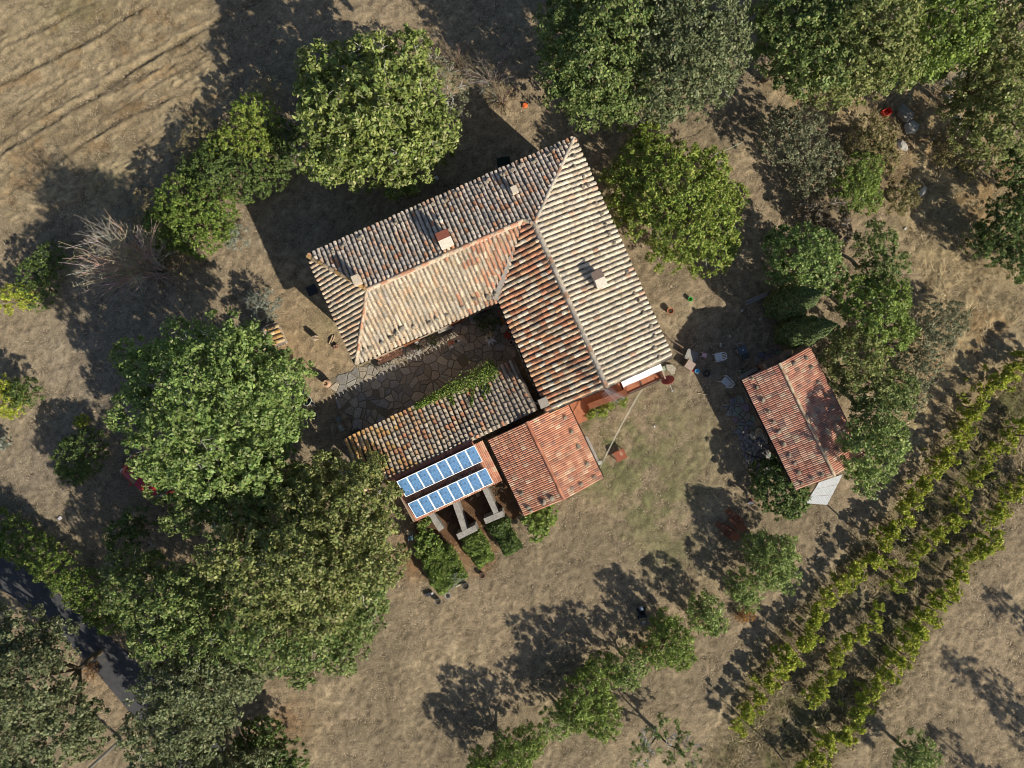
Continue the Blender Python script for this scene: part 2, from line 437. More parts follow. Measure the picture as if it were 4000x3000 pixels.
flagstones('terrace_paving', TERR, .38, .02, lambda r: tuple(c * r.uniform(.8, 1.2) for c in (.27, .26, .25)), 8, gap=.05)
BASE = Sp((2545, 1445), (2632, 1402), (2662, 1440), (2572, 1478))
flagstones('stone_paving', BASE, .5, .04, lambda r: tuple(c * r.uniform(.85, 1.15) for c in (.40, .37, .31)), 12, gap=.05, h=.12)
YARDP = Sp((2930, 1330), (3010, 1310), (3060, 1380), (3010, 1420), (2950, 1420))
flagstones('yard_paving', YARDP, .42, .0, lambda r: tuple(c * r.uniform(.8, 1.2) for c in (.24, .23, .23)), 14, gap=.08, keep=.75)
# ------------------------------------------------------------------ roofs
def plane_axes(poly):
    """horizontal eave direction, upslope direction and normal of a planar roof polygon"""
    n = Vector((0, 0, 0))
    for i in range(len(poly)): n += (poly[i] - poly[0]).cross(poly[(i + 1) % len(poly)] - poly[0])
    n.normalize()
    if n.z < 0: n = -n
    e = Vector((0, 0, 1)).cross(n).normalized()      # horizontal
    s = n.cross(e).normalized()                      # upslope
    if s.z < 0: s = -s; e = -e
    return e, s, n
def interval(P2, e0):
    """range of the slope coordinate of polygon P2 on the line e = e0"""
    ys = []
    for i in range(len(P2)):
        (ax, ay), (bx, by) = P2[i], P2[(i + 1) % len(P2)]
        if (ax > e0) != (bx > e0): ys.append(ay + (by - ay) * (e0 - ax) / (bx - ax))
    return (min(ys), max(ys)) if len(ys) >= 2 else None
def pal(rng, cols, var=.22):
    c = rng.choices([x[0] for x in cols], [x[1] for x in cols])[0]
    k = rng.uniform(1 - var, 1 + var); return (c[0] * k, c[1] * k, c[2] * k)
def canal_tiles(b, poly, pitch, covers, pans, seed, expo=.33, lift=.055, cut=0.0, sag=.03):
    rng = random.Random(seed)
    e, s, n = plane_axes(poly); o = poly[0]
    P2 = [((p - o).dot(e), (p - o).dot(s)) for p in poly]
    # boarding below the tiles
    b.add([p - n * .05 for p in poly], [tuple(range(len(poly)))], (.09, .07, .055))
    e0 = min(p[0] for p in P2); e1 = max(p[0] for p in P2); N = max(1, int(round((e1 - e0) / pitch))); pt = (e1 - e0) / N
    ph = rng.random() * 6
    for i in range(2 * N + 1):
        ec = e0 + i * pt / 2; pan = i % 2 == 0
        iv = interval(P2, min(max(ec, e0 + .02), e1 - .02))
        if not iv: continue
        a, z = iv; a += cut
        if z - a < .12: continue
        q = a - (.07 if not pan else .03) + rng.uniform(-.03, .02)
        drift = 0
        while q < z - .05:
            L = min(expo + .07, z - q + .03); drift = drift * .6 + rng.gauss(0, .008)
            ce = ec + drift; tw = rng.gauss(0, .012); hz = lift * 0 + sag * math.sin(ce * 1.1 + ph) * math.sin(q * .9 + ph)
            if pan:
                w0 = pt * .34; c = pal(rng, pans)
                vs = []
                for (qq, up) in ((q, .022), (q + L, 0.0)):
                    for (ox, oz) in ((-w0, .035), (-w0 * .5, .0), (w0 * .5, .0), (w0, .035)):
                        vs.append(o + e * (ce + ox) + s * qq + n * (oz + up - .03 + hz))
                b.add(vs, [(0, 1, 5, 4), (1, 2, 6, 5), (2, 3, 7, 6)], c)
            else:
                c = pal(rng, covers(o + e * ce + s * q, rng) if callable(covers) else covers); vs = []
                r0, r1 = pt * rng.uniform(.35, .39), pt * .30
                for (qq, r, up, tt) in ((q, r0, lift, tw), (q + L, r1, .028, -tw)):
                    for k in range(5):
                        an = math.pi * k / 4
                        vs.append(o + e * (ce + tt - r * math.cos(an)) + s * qq + n * (r * .95 * math.sin(an) + up - .03 + hz))
                # butt end with a visible thickness
                for k in range(5):
                    an = math.pi * k / 4
                    vs.append(o + e * (ce + tw - r0 * .8 * math.cos(an)) + s * (q + .005) + n * (r0 * .74 * math.sin(an) + lift - .03 + hz))
                fs = [(k, k + 1, k + 6, k + 5) for k in range(4)] + [(k + 1, k, k + 10, k + 11) for k in range(4)]
                b.add(vs, fs, c)
            q += expo * rng.uniform(.94, 1.06)
def roman_tiles(b, poly, pitch, cols, seed, expo=.36):
    """interlocking clay tiles with two rolls each"""
    rng = random.Random(seed)
    e, s, n = plane_axes(poly); o = poly[0]
    P2 = [((p - o).dot(e), (p - o).dot(s)) for p in poly]
    b.add([p - n * .06 for p in poly], [tuple(range(len(poly)))], (.10, .06, .045))
    e0 = min(p[0] for p in P2); e1 = max(p[0] for p in P2); s0 = min(p[1] for p in P2); s1 = max(p[1] for p in P2)
    N = int(round((e1 - e0) / pitch)); pt = (e1 - e0) / N; Mr = int(round((s1 - s0) / expo)); ex = (s1 - s0) / Mr
    prof = [(0, .0), (.09, .005), (.17, .038), (.27, .045), (.36, .038), (.45, .005), (.52, .005), (.60, .038), (.71, .045), (.81, .038), (.90, .005), (1, 0)]
    for j in range(Mr):
        for i in range(N):
            iv = interval(P2, e0 + (i + .5) * pt)
            if not iv or s0 + (j + .5) * ex < iv[0] or s0 + (j + .5) * ex > iv[1]: continue
            c = pal(rng, cols, .12); q = s0 + j * ex - .02 + rng.gauss(0, .004); L = ex + .03; vs = []; up = rng.uniform(-.004, .006)
            for (qq, hh) in ((q, .055 + up), (q + L, .0)):
                for (a, z) in prof: vs.append(o + e * (e0 + (i + a) * pt) + s * qq + n * (z + hh))
            m = len(prof)
            for (a, z) in prof: vs.append(o + e * (e0 + (i + a) * pt) + s * (q + .004) + n * (z * .6 + .0))
            fs = [(k, k + 1, m + k + 1, m + k) for k in range(m - 1)] + [(k + 1, k, 2 * m + k, 2 * m + k + 1) for k in range(m - 1)]
            b.add(vs, fs, c)
def ridge_tiles(b, p0, p1, r, cols, seed, L=.42, mortar=None):
    rng = random.Random(seed); d = p1 - p0; T = d.length; d.normalize()
    side = d.cross(Vector((0, 0, 1))).normalized(); up = side.cross(d).normalized()
    if mortar:
        vs = []
        for q in (0, T):
            for (a, z) in ((-r * 1.35, -.02), (-r * .9, .05), (r * .9, .05), (r * 1.35, -.02)): vs.append(p0 + d * q + side * a + up * z)
        b.add(vs, [(0, 1, 5, 4), (1, 2, 6, 5), (2, 3, 7, 6)], mortar)
    q = 0
    while q < T - .08:
        l = min(L + .06, T - q + .02); c = pal(rng, cols); vs = []
        rr = r * rng.uniform(.94, 1.05); j = rng.gauss(0, .008)
        for (qq, k, hh) in ((q, 1.0, .035), (q + l, .84, .012)):
            for t in range(7):
                an = math.pi * t / 6
                vs.append(p0 + d * qq + side * (j - rr * k * math.cos(an)) + up * (rr * k * .85 * math.sin(an) + hh + .02))
        for t in range(7):
            an = math.pi * t / 6
            vs.append(p0 + d * (q + .005) + side * (j - rr * .78 * math.cos(an)) + up * (rr * .62 * math.sin(an) + .055))
        b.add(vs, [(t, t + 1, t + 8, t + 7) for t in range(6)] + [(t + 1, t, t + 14, t + 15) for t in range(6)], c)
        q += L
def ray(sx, sy, plane):
    """point of a roof plane (polygon) seen at photograph pixel (sx, sy)"""
    e, s, n = plane_axes(plane); g = S(sx, sy); c = Vector((0, 0, H)); d = g - c
    t = (plane[0] - c).dot(n) / d.dot(n); return c + d * t
def gutter(b, pts, col=(.06, .05, .042), r=.065, out=.05, drop=.035):
    for i in range(len(pts) - 1):
        a, c = pts[i], pts[i + 1]; d = (c - a).normalized(); side = d.cross(Vector((0, 0, 1)))
        vs = []
        for p in (a, c):
            for t in range(6):
                an = math.pi + math.pi * t / 5
                vs.append(p + side * (out + r * math.cos(an)) + Vector((0, 0, -drop + r * math.sin(an))))
        b.add(vs, [(t, t + 1, t + 7, t + 6) for t in range(5)], col)

CREAM = ((.66, .55, .41), 4), ((.62, .48, .34), 3), ((.57, .48, .37), 2), ((.62, .42, .28), .7), ((.52, .46, .38), 1)
EASTC = ((.70, .61, .47), 5), ((.64, .53, .39), 3), ((.60, .53, .43), 2), ((.60, .40, .28), .25)
EASTP = ((.42, .36, .29), 3), ((.34, .29, .24), 3), ((.48, .40, .29), 1), ((.22, .19, .16), 1)
WESTC = ((.55, .27, .16), 3), ((.62, .48, .34), 3), ((.58, .35, .20), 2), ((.66, .58, .46), 2), ((.36, .22, .15), 1)
WESTP = ((.13, .11, .095), 4), ((.22, .17, .13), 2), ((.33, .21, .14), 1), ((.30, .22, .12), 1)
NORTHC = ((.60, .51, .43), 5), ((.66, .56, .46), 3), ((.66, .45, .32), 2.2), ((.50, .44, .39), 2), ((.60, .31, .18), .8)
NORTHP = ((.22, .185, .155), 3), ((.30, .25, .205), 2)
SOUTHP = ((.40, .33, .26), 2), ((.30, .25, .20), 2), ((.46, .34, .22), 1)
MOSSC = ((.62, .51, .38), 4), ((.62, .40, .24), 2), ((.50, .43, .35), 3), ((.58, .29, .17), 1)
MOSSO = ((.64, .40, .16), 4), ((.62, .48, .32), 3), ((.58, .33, .15), 2)
MOSSG = ((.42, .36, .30), 4), ((.50, .42, .33), 2), ((.48, .28, .19), 1.3)
SOUTHR = ((.60, .33, .21), 4), ((.64, .50, .37), 3), ((.56, .27, .17), 2)
REDT = ((.56, .28, .185), 5), ((.60, .35, .235), 3), ((.50, .235, .155), 2), ((.64, .46, .33), 1.2), ((.42, .23, .17), 1)
SHEDT = ((.54, .28, .20), 5), ((.59, .37, .27), 3), ((.44, .21, .155), 2), ((.58, .44, .32), 1), ((.36, .22, .18), 1)

# ------------------------------------------------------------------ farmhouse
ANG = R(23.9); EZ = 5.2; KH = (H - EZ) / H / PPM
UH = Vector((math.cos(ANG), math.sin(ANG), 0)); VH = Vector((math.sin(ANG), -math.cos(ANG), 0))
HA = S(1203, 1000, EZ)
def HP(u, v, dz=0.0): return HA + UH * (u * KH) + VH * (v * KH) + Vector((0, 0, dz))
pA, pB, pC, pE, pF, pG = HP(0, 0), HP(1137, 0), HP(1137, 935), HP(607, 935), HP(607, 461), HP(0, 461)
pR, pK, pJ, pQ = HP(168, 230, 1.15), HP(820, 230, 1.15), HP(848, 260, 1.30), HP(848, 935, 1.30)
PL_N = [pA, pR, pK, pJ, pB]; PL_W = [pG, pR, pA]; PL_S = [pG, pF, pK, pR]; PL_WE = [pF, pE, pQ, pJ, pK]; PL_E = [pB, pJ, pQ, pC]
house = thing('farmhouse', 'large L-shaped stone farmhouse with weathered curved clay tiles around the paved courtyard', 'house', HP(500, 300, -EZ))
hM = house.location.copy()
def fix(o, root):
    """keep world placement when parenting under a thing placed at root"""
    o.location = o.location - root.location if o.parent == root else o.location
    return o
def part(b, name, m, root, smooth=False):
    b.v = [tuple(Vector(p) - root.location) for p in b.v] if root.rotation_euler.z == 0 else b.v
    return b.build(name, m, root, smooth)
def sub(b, name, m, parent, root, smooth=False):
    b.v = [tuple(Vector(p) - root.location) for p in b.v]
    return b.build(name, m, parent, smooth)
b = MB()
w = 24  # wall inset in plan pixels
for (poly) in ([(w, w), (607, w), (607, 461 - w), (w, 461 - w)], [(607.2, w), (1137 - w, w), (1137 - w, 935 - 12), (607 + w, 935 - 12), (607 + w, 461), (607.2, 461 - w)]):
    b.prism([tuple(HP(*p)[:2]) for p in poly], -.3, EZ - .06, (.42, .34, .26))
# gable over the south-east end
g0, g1, g2 = HP(607 + w, 923, -.06), HP(1137 - w, 923, -.06), HP(848, 923, 1.18)
g3, g4, g5 = HP(607 + w, 905, -.06), HP(1137 - w, 905, -.06), HP(848, 905, 1.18)
b.add([g0, g1, g2, g3, g4, g5], [(0, 1, 2), (3, 5, 4), (0, 2, 5, 3), (1, 4, 5, 2)], (.42, .34, .26))
part(b, 'wall', M_wall, house)
b = MB()
canal_tiles(b, PL_N, .265, NORTHC, NORTHP, 11, expo=.34, lift=.105)
canal_tiles(b, PL_W, .27, CREAM, NORTHP, 12, expo=.33)
canal_tiles(b, PL_S, .262, lambda p, r: SOUTHR if (p - HA).dot(UH) / KH + r.gauss(0, 60) > 560 else CREAM, SOUTHP, 13, expo=.36, cut=0)
canal_tiles(b, PL_WE, .31, WESTC, WESTP, 14, expo=.36, cut=.10)
canal_tiles(b, PL_E, .30, EASTC, EASTP, 15, expo=.40)
roof = part(b, 'roof', M_tile, house)
b = MB()
RC = ((.56, .40, .29), 3), ((.52, .27, .17), 2), ((.60, .49, .36), 2)
RG = ((.44, .39, .33), 3), ((.52, .44, .35), 2), ((.46, .28, .19), .7)
RO = ((.52, .33, .14), 2), ((.48, .36, .24), 2)
ridge_tiles(b, pR, pK, .12, RC, 21, mortar=(.58, .44, .34)); ridge_tiles(b, pK, pJ, .12, RC, 22)
ridge_tiles(b, pQ, pJ, .14, RG, 23, L=.36, mortar=(.42, .37, .31)); ridge_tiles(b, pB, pJ, .10, RG, 24, mortar=(.58, .52, .42))
ridge_tiles(b, pA, pR, .12, RO, 25); ridge_tiles(b, pG, pR, .09, RC, 26, mortar=(.58, .46, .33))
sub(b, 'ridge', M_tile, roof, house)
b = MB()
e1 = (pK - pF).normalized(); sd_ = e1.cross(Vector((0, 0, 1))).normalized()
b.add([pF + sd_ * .02 + Vector((0, 0, .12)), pF + sd_ * -.34 + Vector((0, 0, .17)), pF.lerp(pK, .62) + sd_ * -.12 + Vector((0, 0, .10)), pF.lerp(pK, .62) + sd_ * .02 + Vector((0, 0, .08))], [(0, 1, 2, 3)], (.30, .27, .24))
sub(b, 'valley_gutter', M_matte, roof, house)
b = MB()
gutter(b, [pG, pF]); gutter(b, [pF, pE]); gutter(b, [pA, pG]); gutter(b, [pC, pB]); gutter(b, [pB, pA])
sub(b, 'gutter', M_matte, roof, house)
def chimney(name, c, du, dv, h, body, root, capc=(.45, .25, .17), base=1.0, tiled=True, potc=None):
    """masonry stack with a tiled cap, c = centre on the roof"""
    b = MB(); top = c.z + h
    b.box((c.x, c.y, (c.z - base + top) / 2), (du, dv, h + base), body, rz=ANG)
    b.box((c.x, c.y, top + .03), (du * 1.12, dv * 1.12, .06), tuple(k * 1.08 for k in body), rz=ANG)
    ch = sub(b, 'chimney', M_plaster if False else M_matte, root[1], root[0]) if isinstance(root, tuple) else part(b, 'chimney', M_matte, root)
    r0 = root[0] if isinstance(root, tuple) else root
    b = MB()
    for sx in (-1, 1):
        for sy in (-1, 1):
            p = Vector((c.x, c.y, top + .16)) + UH * (sx * du * .38) + VH * (sy * dv * .38)
            b.box(p, (.10, .10, .22), body, rz=ANG)
    if tiled:
        a0 = Vector((c.x, c.y, top + .27))
        vs = [a0 - UH * du * .6 - VH * dv * .62, a0 + UH * du * .6 - VH * dv * .62, a0 + UH * du * .6 + VH * dv * .62, a0 - UH * du * .6 + VH * dv * .62,
              a0 - UH * du * .6 + Vector((0, 0, .16)), a0 + UH * du * .6 + Vector((0, 0, .16))]
        b.add(vs, [(3, 2, 5, 4)], tuple(k for k in (.62, .56, .47))); b.add(vs, [(0, 4, 5, 1)], capc); b.add(vs, [(0, 3, 4), (1, 5, 2), (3, 0, 1, 2)], body)
    else:
        b.box((c.x, c.y, top + .30), (du * 1.05, dv * 1.05, .06), tuple(k * 1.02 for k in body), rz=ANG)
    sub(b, 'chimney_cap', M_matte, ch, r0)
    return ch
chimney('c', ray(1742, 946, PL_N), .62, .80, .55, (.66, .58, .47), (house, roof), capc=(.40, .14, .09))
chimney('c', ray(1402, 1100, PL_N), .40, .50, .45, (.60, .50, .39), (house, roof), tiled=False)
chimney('c', ray(2009, 750, PL_N), .34, .36, .30, (.62, .54, .43), (house, roof), tiled=False)
chimney('c', ray(2334, 1098, PL_E), .50, .80, .60, (.64, .58, .48), (house, roof), capc=(.34, .24, .19))
chimney('c', ray(2122, 1572, PL_WE), .50, .50, .35, (.36, .32, .27), (house, roof), tiled=False)
b = MB(); c = ray(1726, 868, PL_N); b.lathe([(.07, -.2), (.07, .35), (.11, .36), (.11, .42), (.06, .46)], c, (.62, .60, .55), n=12); sub(b, 'vent_pipe', M_matte, roof, house)

def opening(root, c, dirn, wid, hei, kind, col):
    """window or door on a wall; dirn = outward normal"""
    out = Vector(dirn).normalized(); side = Vector((0, 0, 1)).cross(out)
    Mx = Matrix((side, out, Vector((0, 0, 1)))).transposed()
    b = MB()
    for (ox, oz, w_, h_) in ((-wid / 2, 0, .08, hei), (wid / 2, 0, .08, hei), (0, hei / 2, wid + .08, .08), (0, -hei / 2, wid + .08, .08)):
        b.box(Vector(c) + side * ox + Vector((0, 0, oz)) + out * .03, (w_, .10, h_), col, M=Mx)
    if kind == 'window':
        o = part(b, 'window_frame', M_wood, root)
        b = MB(); b.box(Vector(c) + out * .012, (wid, .03, hei), (.03, .04, .05), M=Mx); sub(b, 'pane', M_glass, o, root)
        for sg in (-1, 1):
            b = MB(); b.box(Vector(c) + side * sg * (wid * .75 + .04) + out * .03, (wid / 2, .05, hei), (.26, .11, .05), M=Mx); sub(b, 'shutter', M_wood, o, root)
    else:
        b.box(Vector(c) + out * .012, (wid, .05, hei), (.24, .10, .045), M=Mx)
        o = part(b, 'door', M_wood, root)
        b = MB(); b.box(Vector(c) + out * .09 + side * wid * .38, (.04, .08, .12), (.3, .3, .28), M=Mx); sub(b, 'handle', M_metal, o, root)
for u in (120, 330, 520): opening(house, HP(u, 461 - w, -1.2), VH, .8, 1.1, 'window', (.3, .13, .06))
for u in (200, 420): opening(house, HP(u, 461 - w, 0) - Vector((0, 0, EZ - 1.05)), VH, .95, 2.05, 'door', (.3, .13, .06))
for u in (150, 430, 700, 980): opening(house, HP(u, w, -1.3), -VH, .75, 1.0, 'window', (.3, .13, .06))
for v in (150, 420, 700): opening(house, HP(1137 - w, v, -1.3), UH, .75, 1.0, 'window', (.3, .13, .06))
opening(house, HP(w, 230, -1.3), -UH, .75, 1.0, 'window', (.3, .13, .06))
opening(house, HP(607 + w, 600, -EZ + 1.05), -UH, .95, 2.05, 'door', (.42, .17, .06))
opening(house, HP(990, 923, -1.4), VH, .9, 2.05, 'door', (.3, .13, .06))

# ------------------------------------------------------------------ outside stair and terrace on the south-east end (part of the farmhouse)
def SP3(x, y, z): return S(x, y, z)
TZ = 2.35
d_st = UH; n_st = VH
base0 = HP(650, 923 + 3, -EZ)
def LP(a, c, z): return base0 + UH * a + VH * c + Vector((0, 0, z))   # a metres along the end wall, c metres out of it
b = MB()
def lbox(b, a0, a1, c0, c1, z0, z1, col):
    p = [LP(a0, c0, 0), LP(a1, c0, 0), LP(a1, c1, 0), LP(a0, c1, 0)]
    b.prism([(q.x, q.y) for q in p], z0, z1, col)
RED = (.47, .165, .08)
lbox(b, .85, 2.05, .05, 1.55, -.1, .35, RED)
lbox(b, .75, 1.75, 1.55, 1.95, -.1, .18, RED)
for i in range(9):
    lbox(b, 2.05 + i * .245, 2.05 + (i + 1) * .245 + (.0 if i < 8 else .0), .05, .95, -.1, .58 + i * .22, RED if i % 2 else (.44, .15, .072))
part(b, 'staircase', M_terra, house)
b = MB()   # sloping outer parapet of the stair
p = [LP(2.05, .95, 0), LP(4.35, .95, 0), LP(4.35, 1.32, 0), LP(2.05, 1.32, 0)]
zs = (1.05, 3.0)
vs = [(q.x, q.y, -.1) for q in p] + [(p[0].x, p[0].y, zs[0]), (p[1].x, p[1].y, zs[1]), (p[2].x, p[2].y, zs[1]), (p[3].x, p[3].y, zs[0])]
b.add(vs, [(3, 2, 1, 0), (4, 5, 6, 7), (0, 1, 5, 4), (1, 2, 6, 5), (2, 3, 7, 6), (3, 0, 4, 7)], RED)
part(b, 'parapet', M_terra, house)
b = MB()
lbox(b, 4.36, 6.75, .05, 1.25, -.1, TZ, RED)
part(b, 'terrace', M_terra, house)
b = MB()
lbox(b, 4.36, 6.75, 1.25, 1.33, -.1, TZ + .08, (.22, .13, .10)); lbox(b, 6.75, 6.83, .05, 1.33, -.1, TZ + .9, (.45, .33, .25)); lbox(b, 5.42, 5.50, .05, 1.24, TZ - .02, TZ + .05, (.12, .08, .06))
part(b, 'terrace_kerb', M_matte, house)
b = MB()
for a in (4.45, 5.45, 6.7): b.tube([LP(a, 1.28, TZ), LP(a, 1.28, TZ + .9)], .02, (.12, .11, .10))
b.tube([LP(4.45, 1.28, TZ + .9), LP(6.7, 1.28, TZ + .9)], .02, (.12, .11, .10)); b.tube([LP(4.45, 1.28, TZ + .45), LP(6.7, 1.28, TZ + .45)], .012, (.12, .11, .10))
part(b, 'railing', M_metal, house)
# white awning over the terrace door
aw = thing('awning', 'bright white fabric awning over the red terrace at the farmhouse end', 'awning', LP(5.3, .0, 4.35))
b = MB(); vs = []
for i in range(9):
    for j in range(3):
        a = 4.1 + i * (2.55 / 8); c = -.12 + j * .40
        vs.append(LP(a, c, 4.50 - j * .12 - .03 * math.sin(i * 1.3) * j / 2))
fs = [(i * 3 + j, (i + 1) * 3 + j, (i + 1) * 3 + j + 1, i * 3 + j + 1) for i in range(8) for j in range(2)]
b.add(vs, fs, (.86, .86, .86)); part(b, 'fabric', M_matte, aw)
b = MB(); b.tube([LP(4.1, .67, 4.23), LP(6.65, .67, 4.23)], .025, (.75, .75, .75)); b.tube([LP(4.1, -.2, 4.52), LP(6.65, -.2, 4.52)], .04, (.75, .75, .75))
for a in (4.15, 6.6): b.tube([LP(a, -.1, 4.05), LP(a, .67, 4.23)], .015, (.7, .7, .7))
part(b, 'frame', M_metal, aw)

# ------------------------------------------------------------------ long low outbuilding south of the courtyard
A2 = R(25.3); U2 = Vector((math.cos(A2), math.sin(A2), 0)); V2 = Vector((math.sin(A2), -math.cos(A2), 0))
q0 = S(1344, 1722, 2.05)
L2 = 11.6; W2 = 3.35
ob = thing('outbuilding', 'long low outbuilding with a mossy clay tile roof falling to the courtyard', 'outbuilding', q0 + U2 * 5 + V2 * 1.6 - Vector((0, 0, 2.05)))
PL_O = [q0, q0 + U2 * L2, q0 + U2 * L2 + V2 * W2 + Vector((0, 0, 1.05)), q0 + V2 * W2 + Vector((0, 0, 1.05))]
b = MB(); canal_tiles(b, PL_O, .29, lambda p, r: (MOSSO if (p - q0).dot(U2) + r.gauss(0, 1.2) < 2.6 else (MOSSG if (p - q0).dot(U2) + r.gauss(0, 1) > 8.3 else MOSSC)), NORTHP, 31, expo=.34, sag=.05, lift=.105); orf = part(b, 'roof', M_tile, ob)
b = MB(); f = lambda a, c: tuple((q0 + U2 * a + V2 * c)[:2])
b.prism([f(.25, .3), f(L2 - .2, .3), f(L2 - .2, W2 - .05), f(.25, W2 - .05)], -.3, 2.03)
hi = 2.98
b.add([Vector((*f(.25, .3), 2.03)), Vector((*f(.25, W2 - .05), 2.03)), Vector((*f(.25, W2 - .05), hi)), Vector((*f(.25, .3), 2.04))], [(0, 1, 2, 3)], (.4, .34, .26))
b.add([Vector((*f(.25, W2 - .05), 2.03)), Vector((*f(L2 - .2, W2 - .05), 2.03)), Vector((*f(L2 - .2, W2 - .05), hi)), Vector((*f(.25, W2 - .05), hi))], [(0, 1, 2, 3)], (.4, .34, .26))
part(b, 'wall', M_wall, ob)
b = MB()   # brick-red coping wall along the top of the roof
c0 = q0 + V2 * (W2 + .10) + Vector((0, 0, 1.10)); rr = ((.36, .15, .10), 3), ((.30, .13, .10), 2)
ridge_tiles(b, c0 + U2 * 1.6, c0 + U2 * 7.3, .15, rr, 33, L=.2, mortar=(.34, .15, .11)); sub(b, 'ridge', M_tile, orf, ob)
for a in (3.5, 8.0): opening(ob, q0 + U2 * a + V2 * .3 - Vector((0, 0, 1.07)), -V2, .9, 1.9, 'door', (.3, .13, .06))

# ------------------------------------------------------------------ lean-to with red tiles carrying the solar panels
lz0, lz1 = 2.95, 2.25
l0 = S(1540, 1884, lz0); UL = U2; VL = V2
LW = 5.95; LD = 2.75
lt = thing('lean_to', 'red tiled lean-to roof under the blue solar panels', 'lean-to', l0 + UL * 3 + VL * 1.4 - Vector((0, 0, lz0)))
PL_L = [l0 + VL * LD + Vector((0, 0, lz1 - lz0)), l0 + UL * LW + VL * LD + Vector((0, 0, lz1 - lz0)), l0 + UL * LW, l0]
b = MB(); roman_tiles(b, PL_L, .24, REDT, 41, expo=.34); part(b, 'roof', M_rtile, lt)
for (a, c) in ((.1, LD - .15), (2.0, LD - .15), (4.0, LD - .15), (5.8, LD - .15)):
    p = l0 + UL * a + VL * c; b = MB(); b.box((p.x, p.y, lz1 / 2 - .1), (.14, .14, lz1 - .1), (.25, .16, .10), rz=A2); part(b, 'post', M_wood, lt)
b = MB(); b.bar(PL_L[0] - Vector((0, 0, .12)) , PL_L[1] - Vector((0, 0, .12)), .10, .14, (.22, .14, .09)); b.bar(PL_L[0] - UL * .06 + Vector((0, 0, .0)), PL_L[3] - UL * .06 + Vector((0, 0, .0)), .10, .20, (.26, .19, .14)); part(b, 'fascia', M_wood, lt)
# solar panels: two rows of eight
ords = ['first', 'second', 'third', 'fourth', 'fifth', 'sixth', 'seventh', 'eighth']
def make_panel(name):
    root = thing(name, 'x', 'solar panel')
    b = MB(); w_, l_ = .645, 1.22
    for (cx, cy, dx, dy) in ((-w_ / 2 + .016, 0, .032, l_), (w_ / 2 - .016, 0, .032, l_), (0, -l_ / 2 + .02, w_ - .064, .04), (0, l_ / 2 - .02, w_ - .064, .04)):
        b.box((cx, cy, 0), (dx, dy, .045), (.78, .80, .82))
    b.build('frame', M_paint, root)
    b = MB(); b.box((0, 0, -.006), (w_ - .064, l_ - .08, .012), (.22, .34, .48)); rng = random.Random(3)
    cw = (w_ - .10) / 4; cl = (l_ - .10) / 8
    for i in range(4):
        for j in range(8):
            k = rng.uniform(.65, 1.3); cc = (.075 * k, .185 * k, .36 * k)  # bright blue holds the sky's reflection, put into the cell colour
            x = -(w_ - .10) / 2 + (i + .5) * cw; y = -(l_ - .10) / 2 + (j + .5) * cl
            b.add([(x - cw * .475, y - cl * .475, .003), (x + cw * .475, y - cl * .475, .003), (x + cw * .475, y + cl * .475, .003), (x - cw * .475, y + cl * .475, .003)], [(0, 1, 2, 3)], cc)
    b.build('cell_sheet', M_cell, root)
    b = MB(); b.box((0, .42, -.17), (.04, .04, .30), (.5, .5, .5)); b.build('bracket', M_metal, root); b = MB(); b.box((0, -.42, -.04), (.04, .04, .05), (.5, .5, .5)); b.build('bracket', M_metal, root)
    return root
proto = make_panel('solar_panel'); first = True
tilt = R(27)
for row, (tl, tr, bl, nm) in enumerate((((1546, 1881), (1851, 1739), (1587, 1941), 'upper'), ((1592, 1967), (1898, 1826), (1626, 2025), 'lower'))):
    zc = 3.2 if row == 0 else 2.85
    a, c, d = S(*tl, zc + .27), S(*tr, zc + .27), S(*bl, zc - .27)
    for i in range(8):
        o = proto if first else copy_tree(proto); first = False
        t = (i + .5) / 8
        p = a.lerp(c, t) + (d - a) * .5
        ang = math.atan2(c.y - a.y, c.x - a.x)
        o.location = p; o.rotation_euler = (tilt, 0, ang)
        k = (c - a).length / 8 / .66; o.scale = (k, (d - a).length / 1.22, 1)
        o['label'] = '%s blue solar panel from the left in the %s row on the lean-to' % (ords[i], nm); o['group'] = 'solar panels on the lean-to'

# ------------------------------------------------------------------ red tiled annex
A3 = R(25.7); U3 = Vector((math.cos(A3), math.sin(A3), 0)); V3 = Vector((math.sin(A3), -math.cos(A3), 0))
ZA = 2.75; KA = (H - ZA) / H / PPM
a0 = S(2051, 2014, ZA)                        # south-west eave corner
WA = 337 * KA; LA = 330 * KA; RA = 166 * KA
def AP(u, v, dz=0): return a0 + U3 * u - V3 * v + Vector((0, 0, dz))   # v runs up the picture
an = thing('annex', 'red tiled annex with a straight ridge beside the stair', 'annex', AP(2.6, 2.6, -ZA))
PL_AW = [AP(0, 0), AP(0, LA), AP(RA, LA, .85), AP(RA, 0, .85)]; PL_AE = [AP(WA, 0), AP(RA, 0, .85), AP(RA, LA, .85), AP(WA, LA)]
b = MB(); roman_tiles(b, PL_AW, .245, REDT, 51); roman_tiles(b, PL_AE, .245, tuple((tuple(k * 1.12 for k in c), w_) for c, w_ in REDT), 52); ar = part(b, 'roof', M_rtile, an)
b = MB(); ridge_tiles(b, AP(RA, 0, .87), AP(RA, LA, .87), .115, (((.55, .22, .13), 1), ((.60, .27, .17), 1)), 53, L=.38); sub(b, 'ridge', M_rtile, ar, an)
b = MB(); gutter(b, [AP(WA, 0), AP(WA, LA)], col=(.06, .05, .045)); sub(b, 'gutter', M_matte, ar, an)
b = MB(); gutter(b, [AP(0, LA), AP(0, 0)], col=(.13, .10, .08))
sub(b, 'gutter', M_matte, ar, an)
b = MB(); f = lambda u, v: tuple(AP(u, v)[:2])
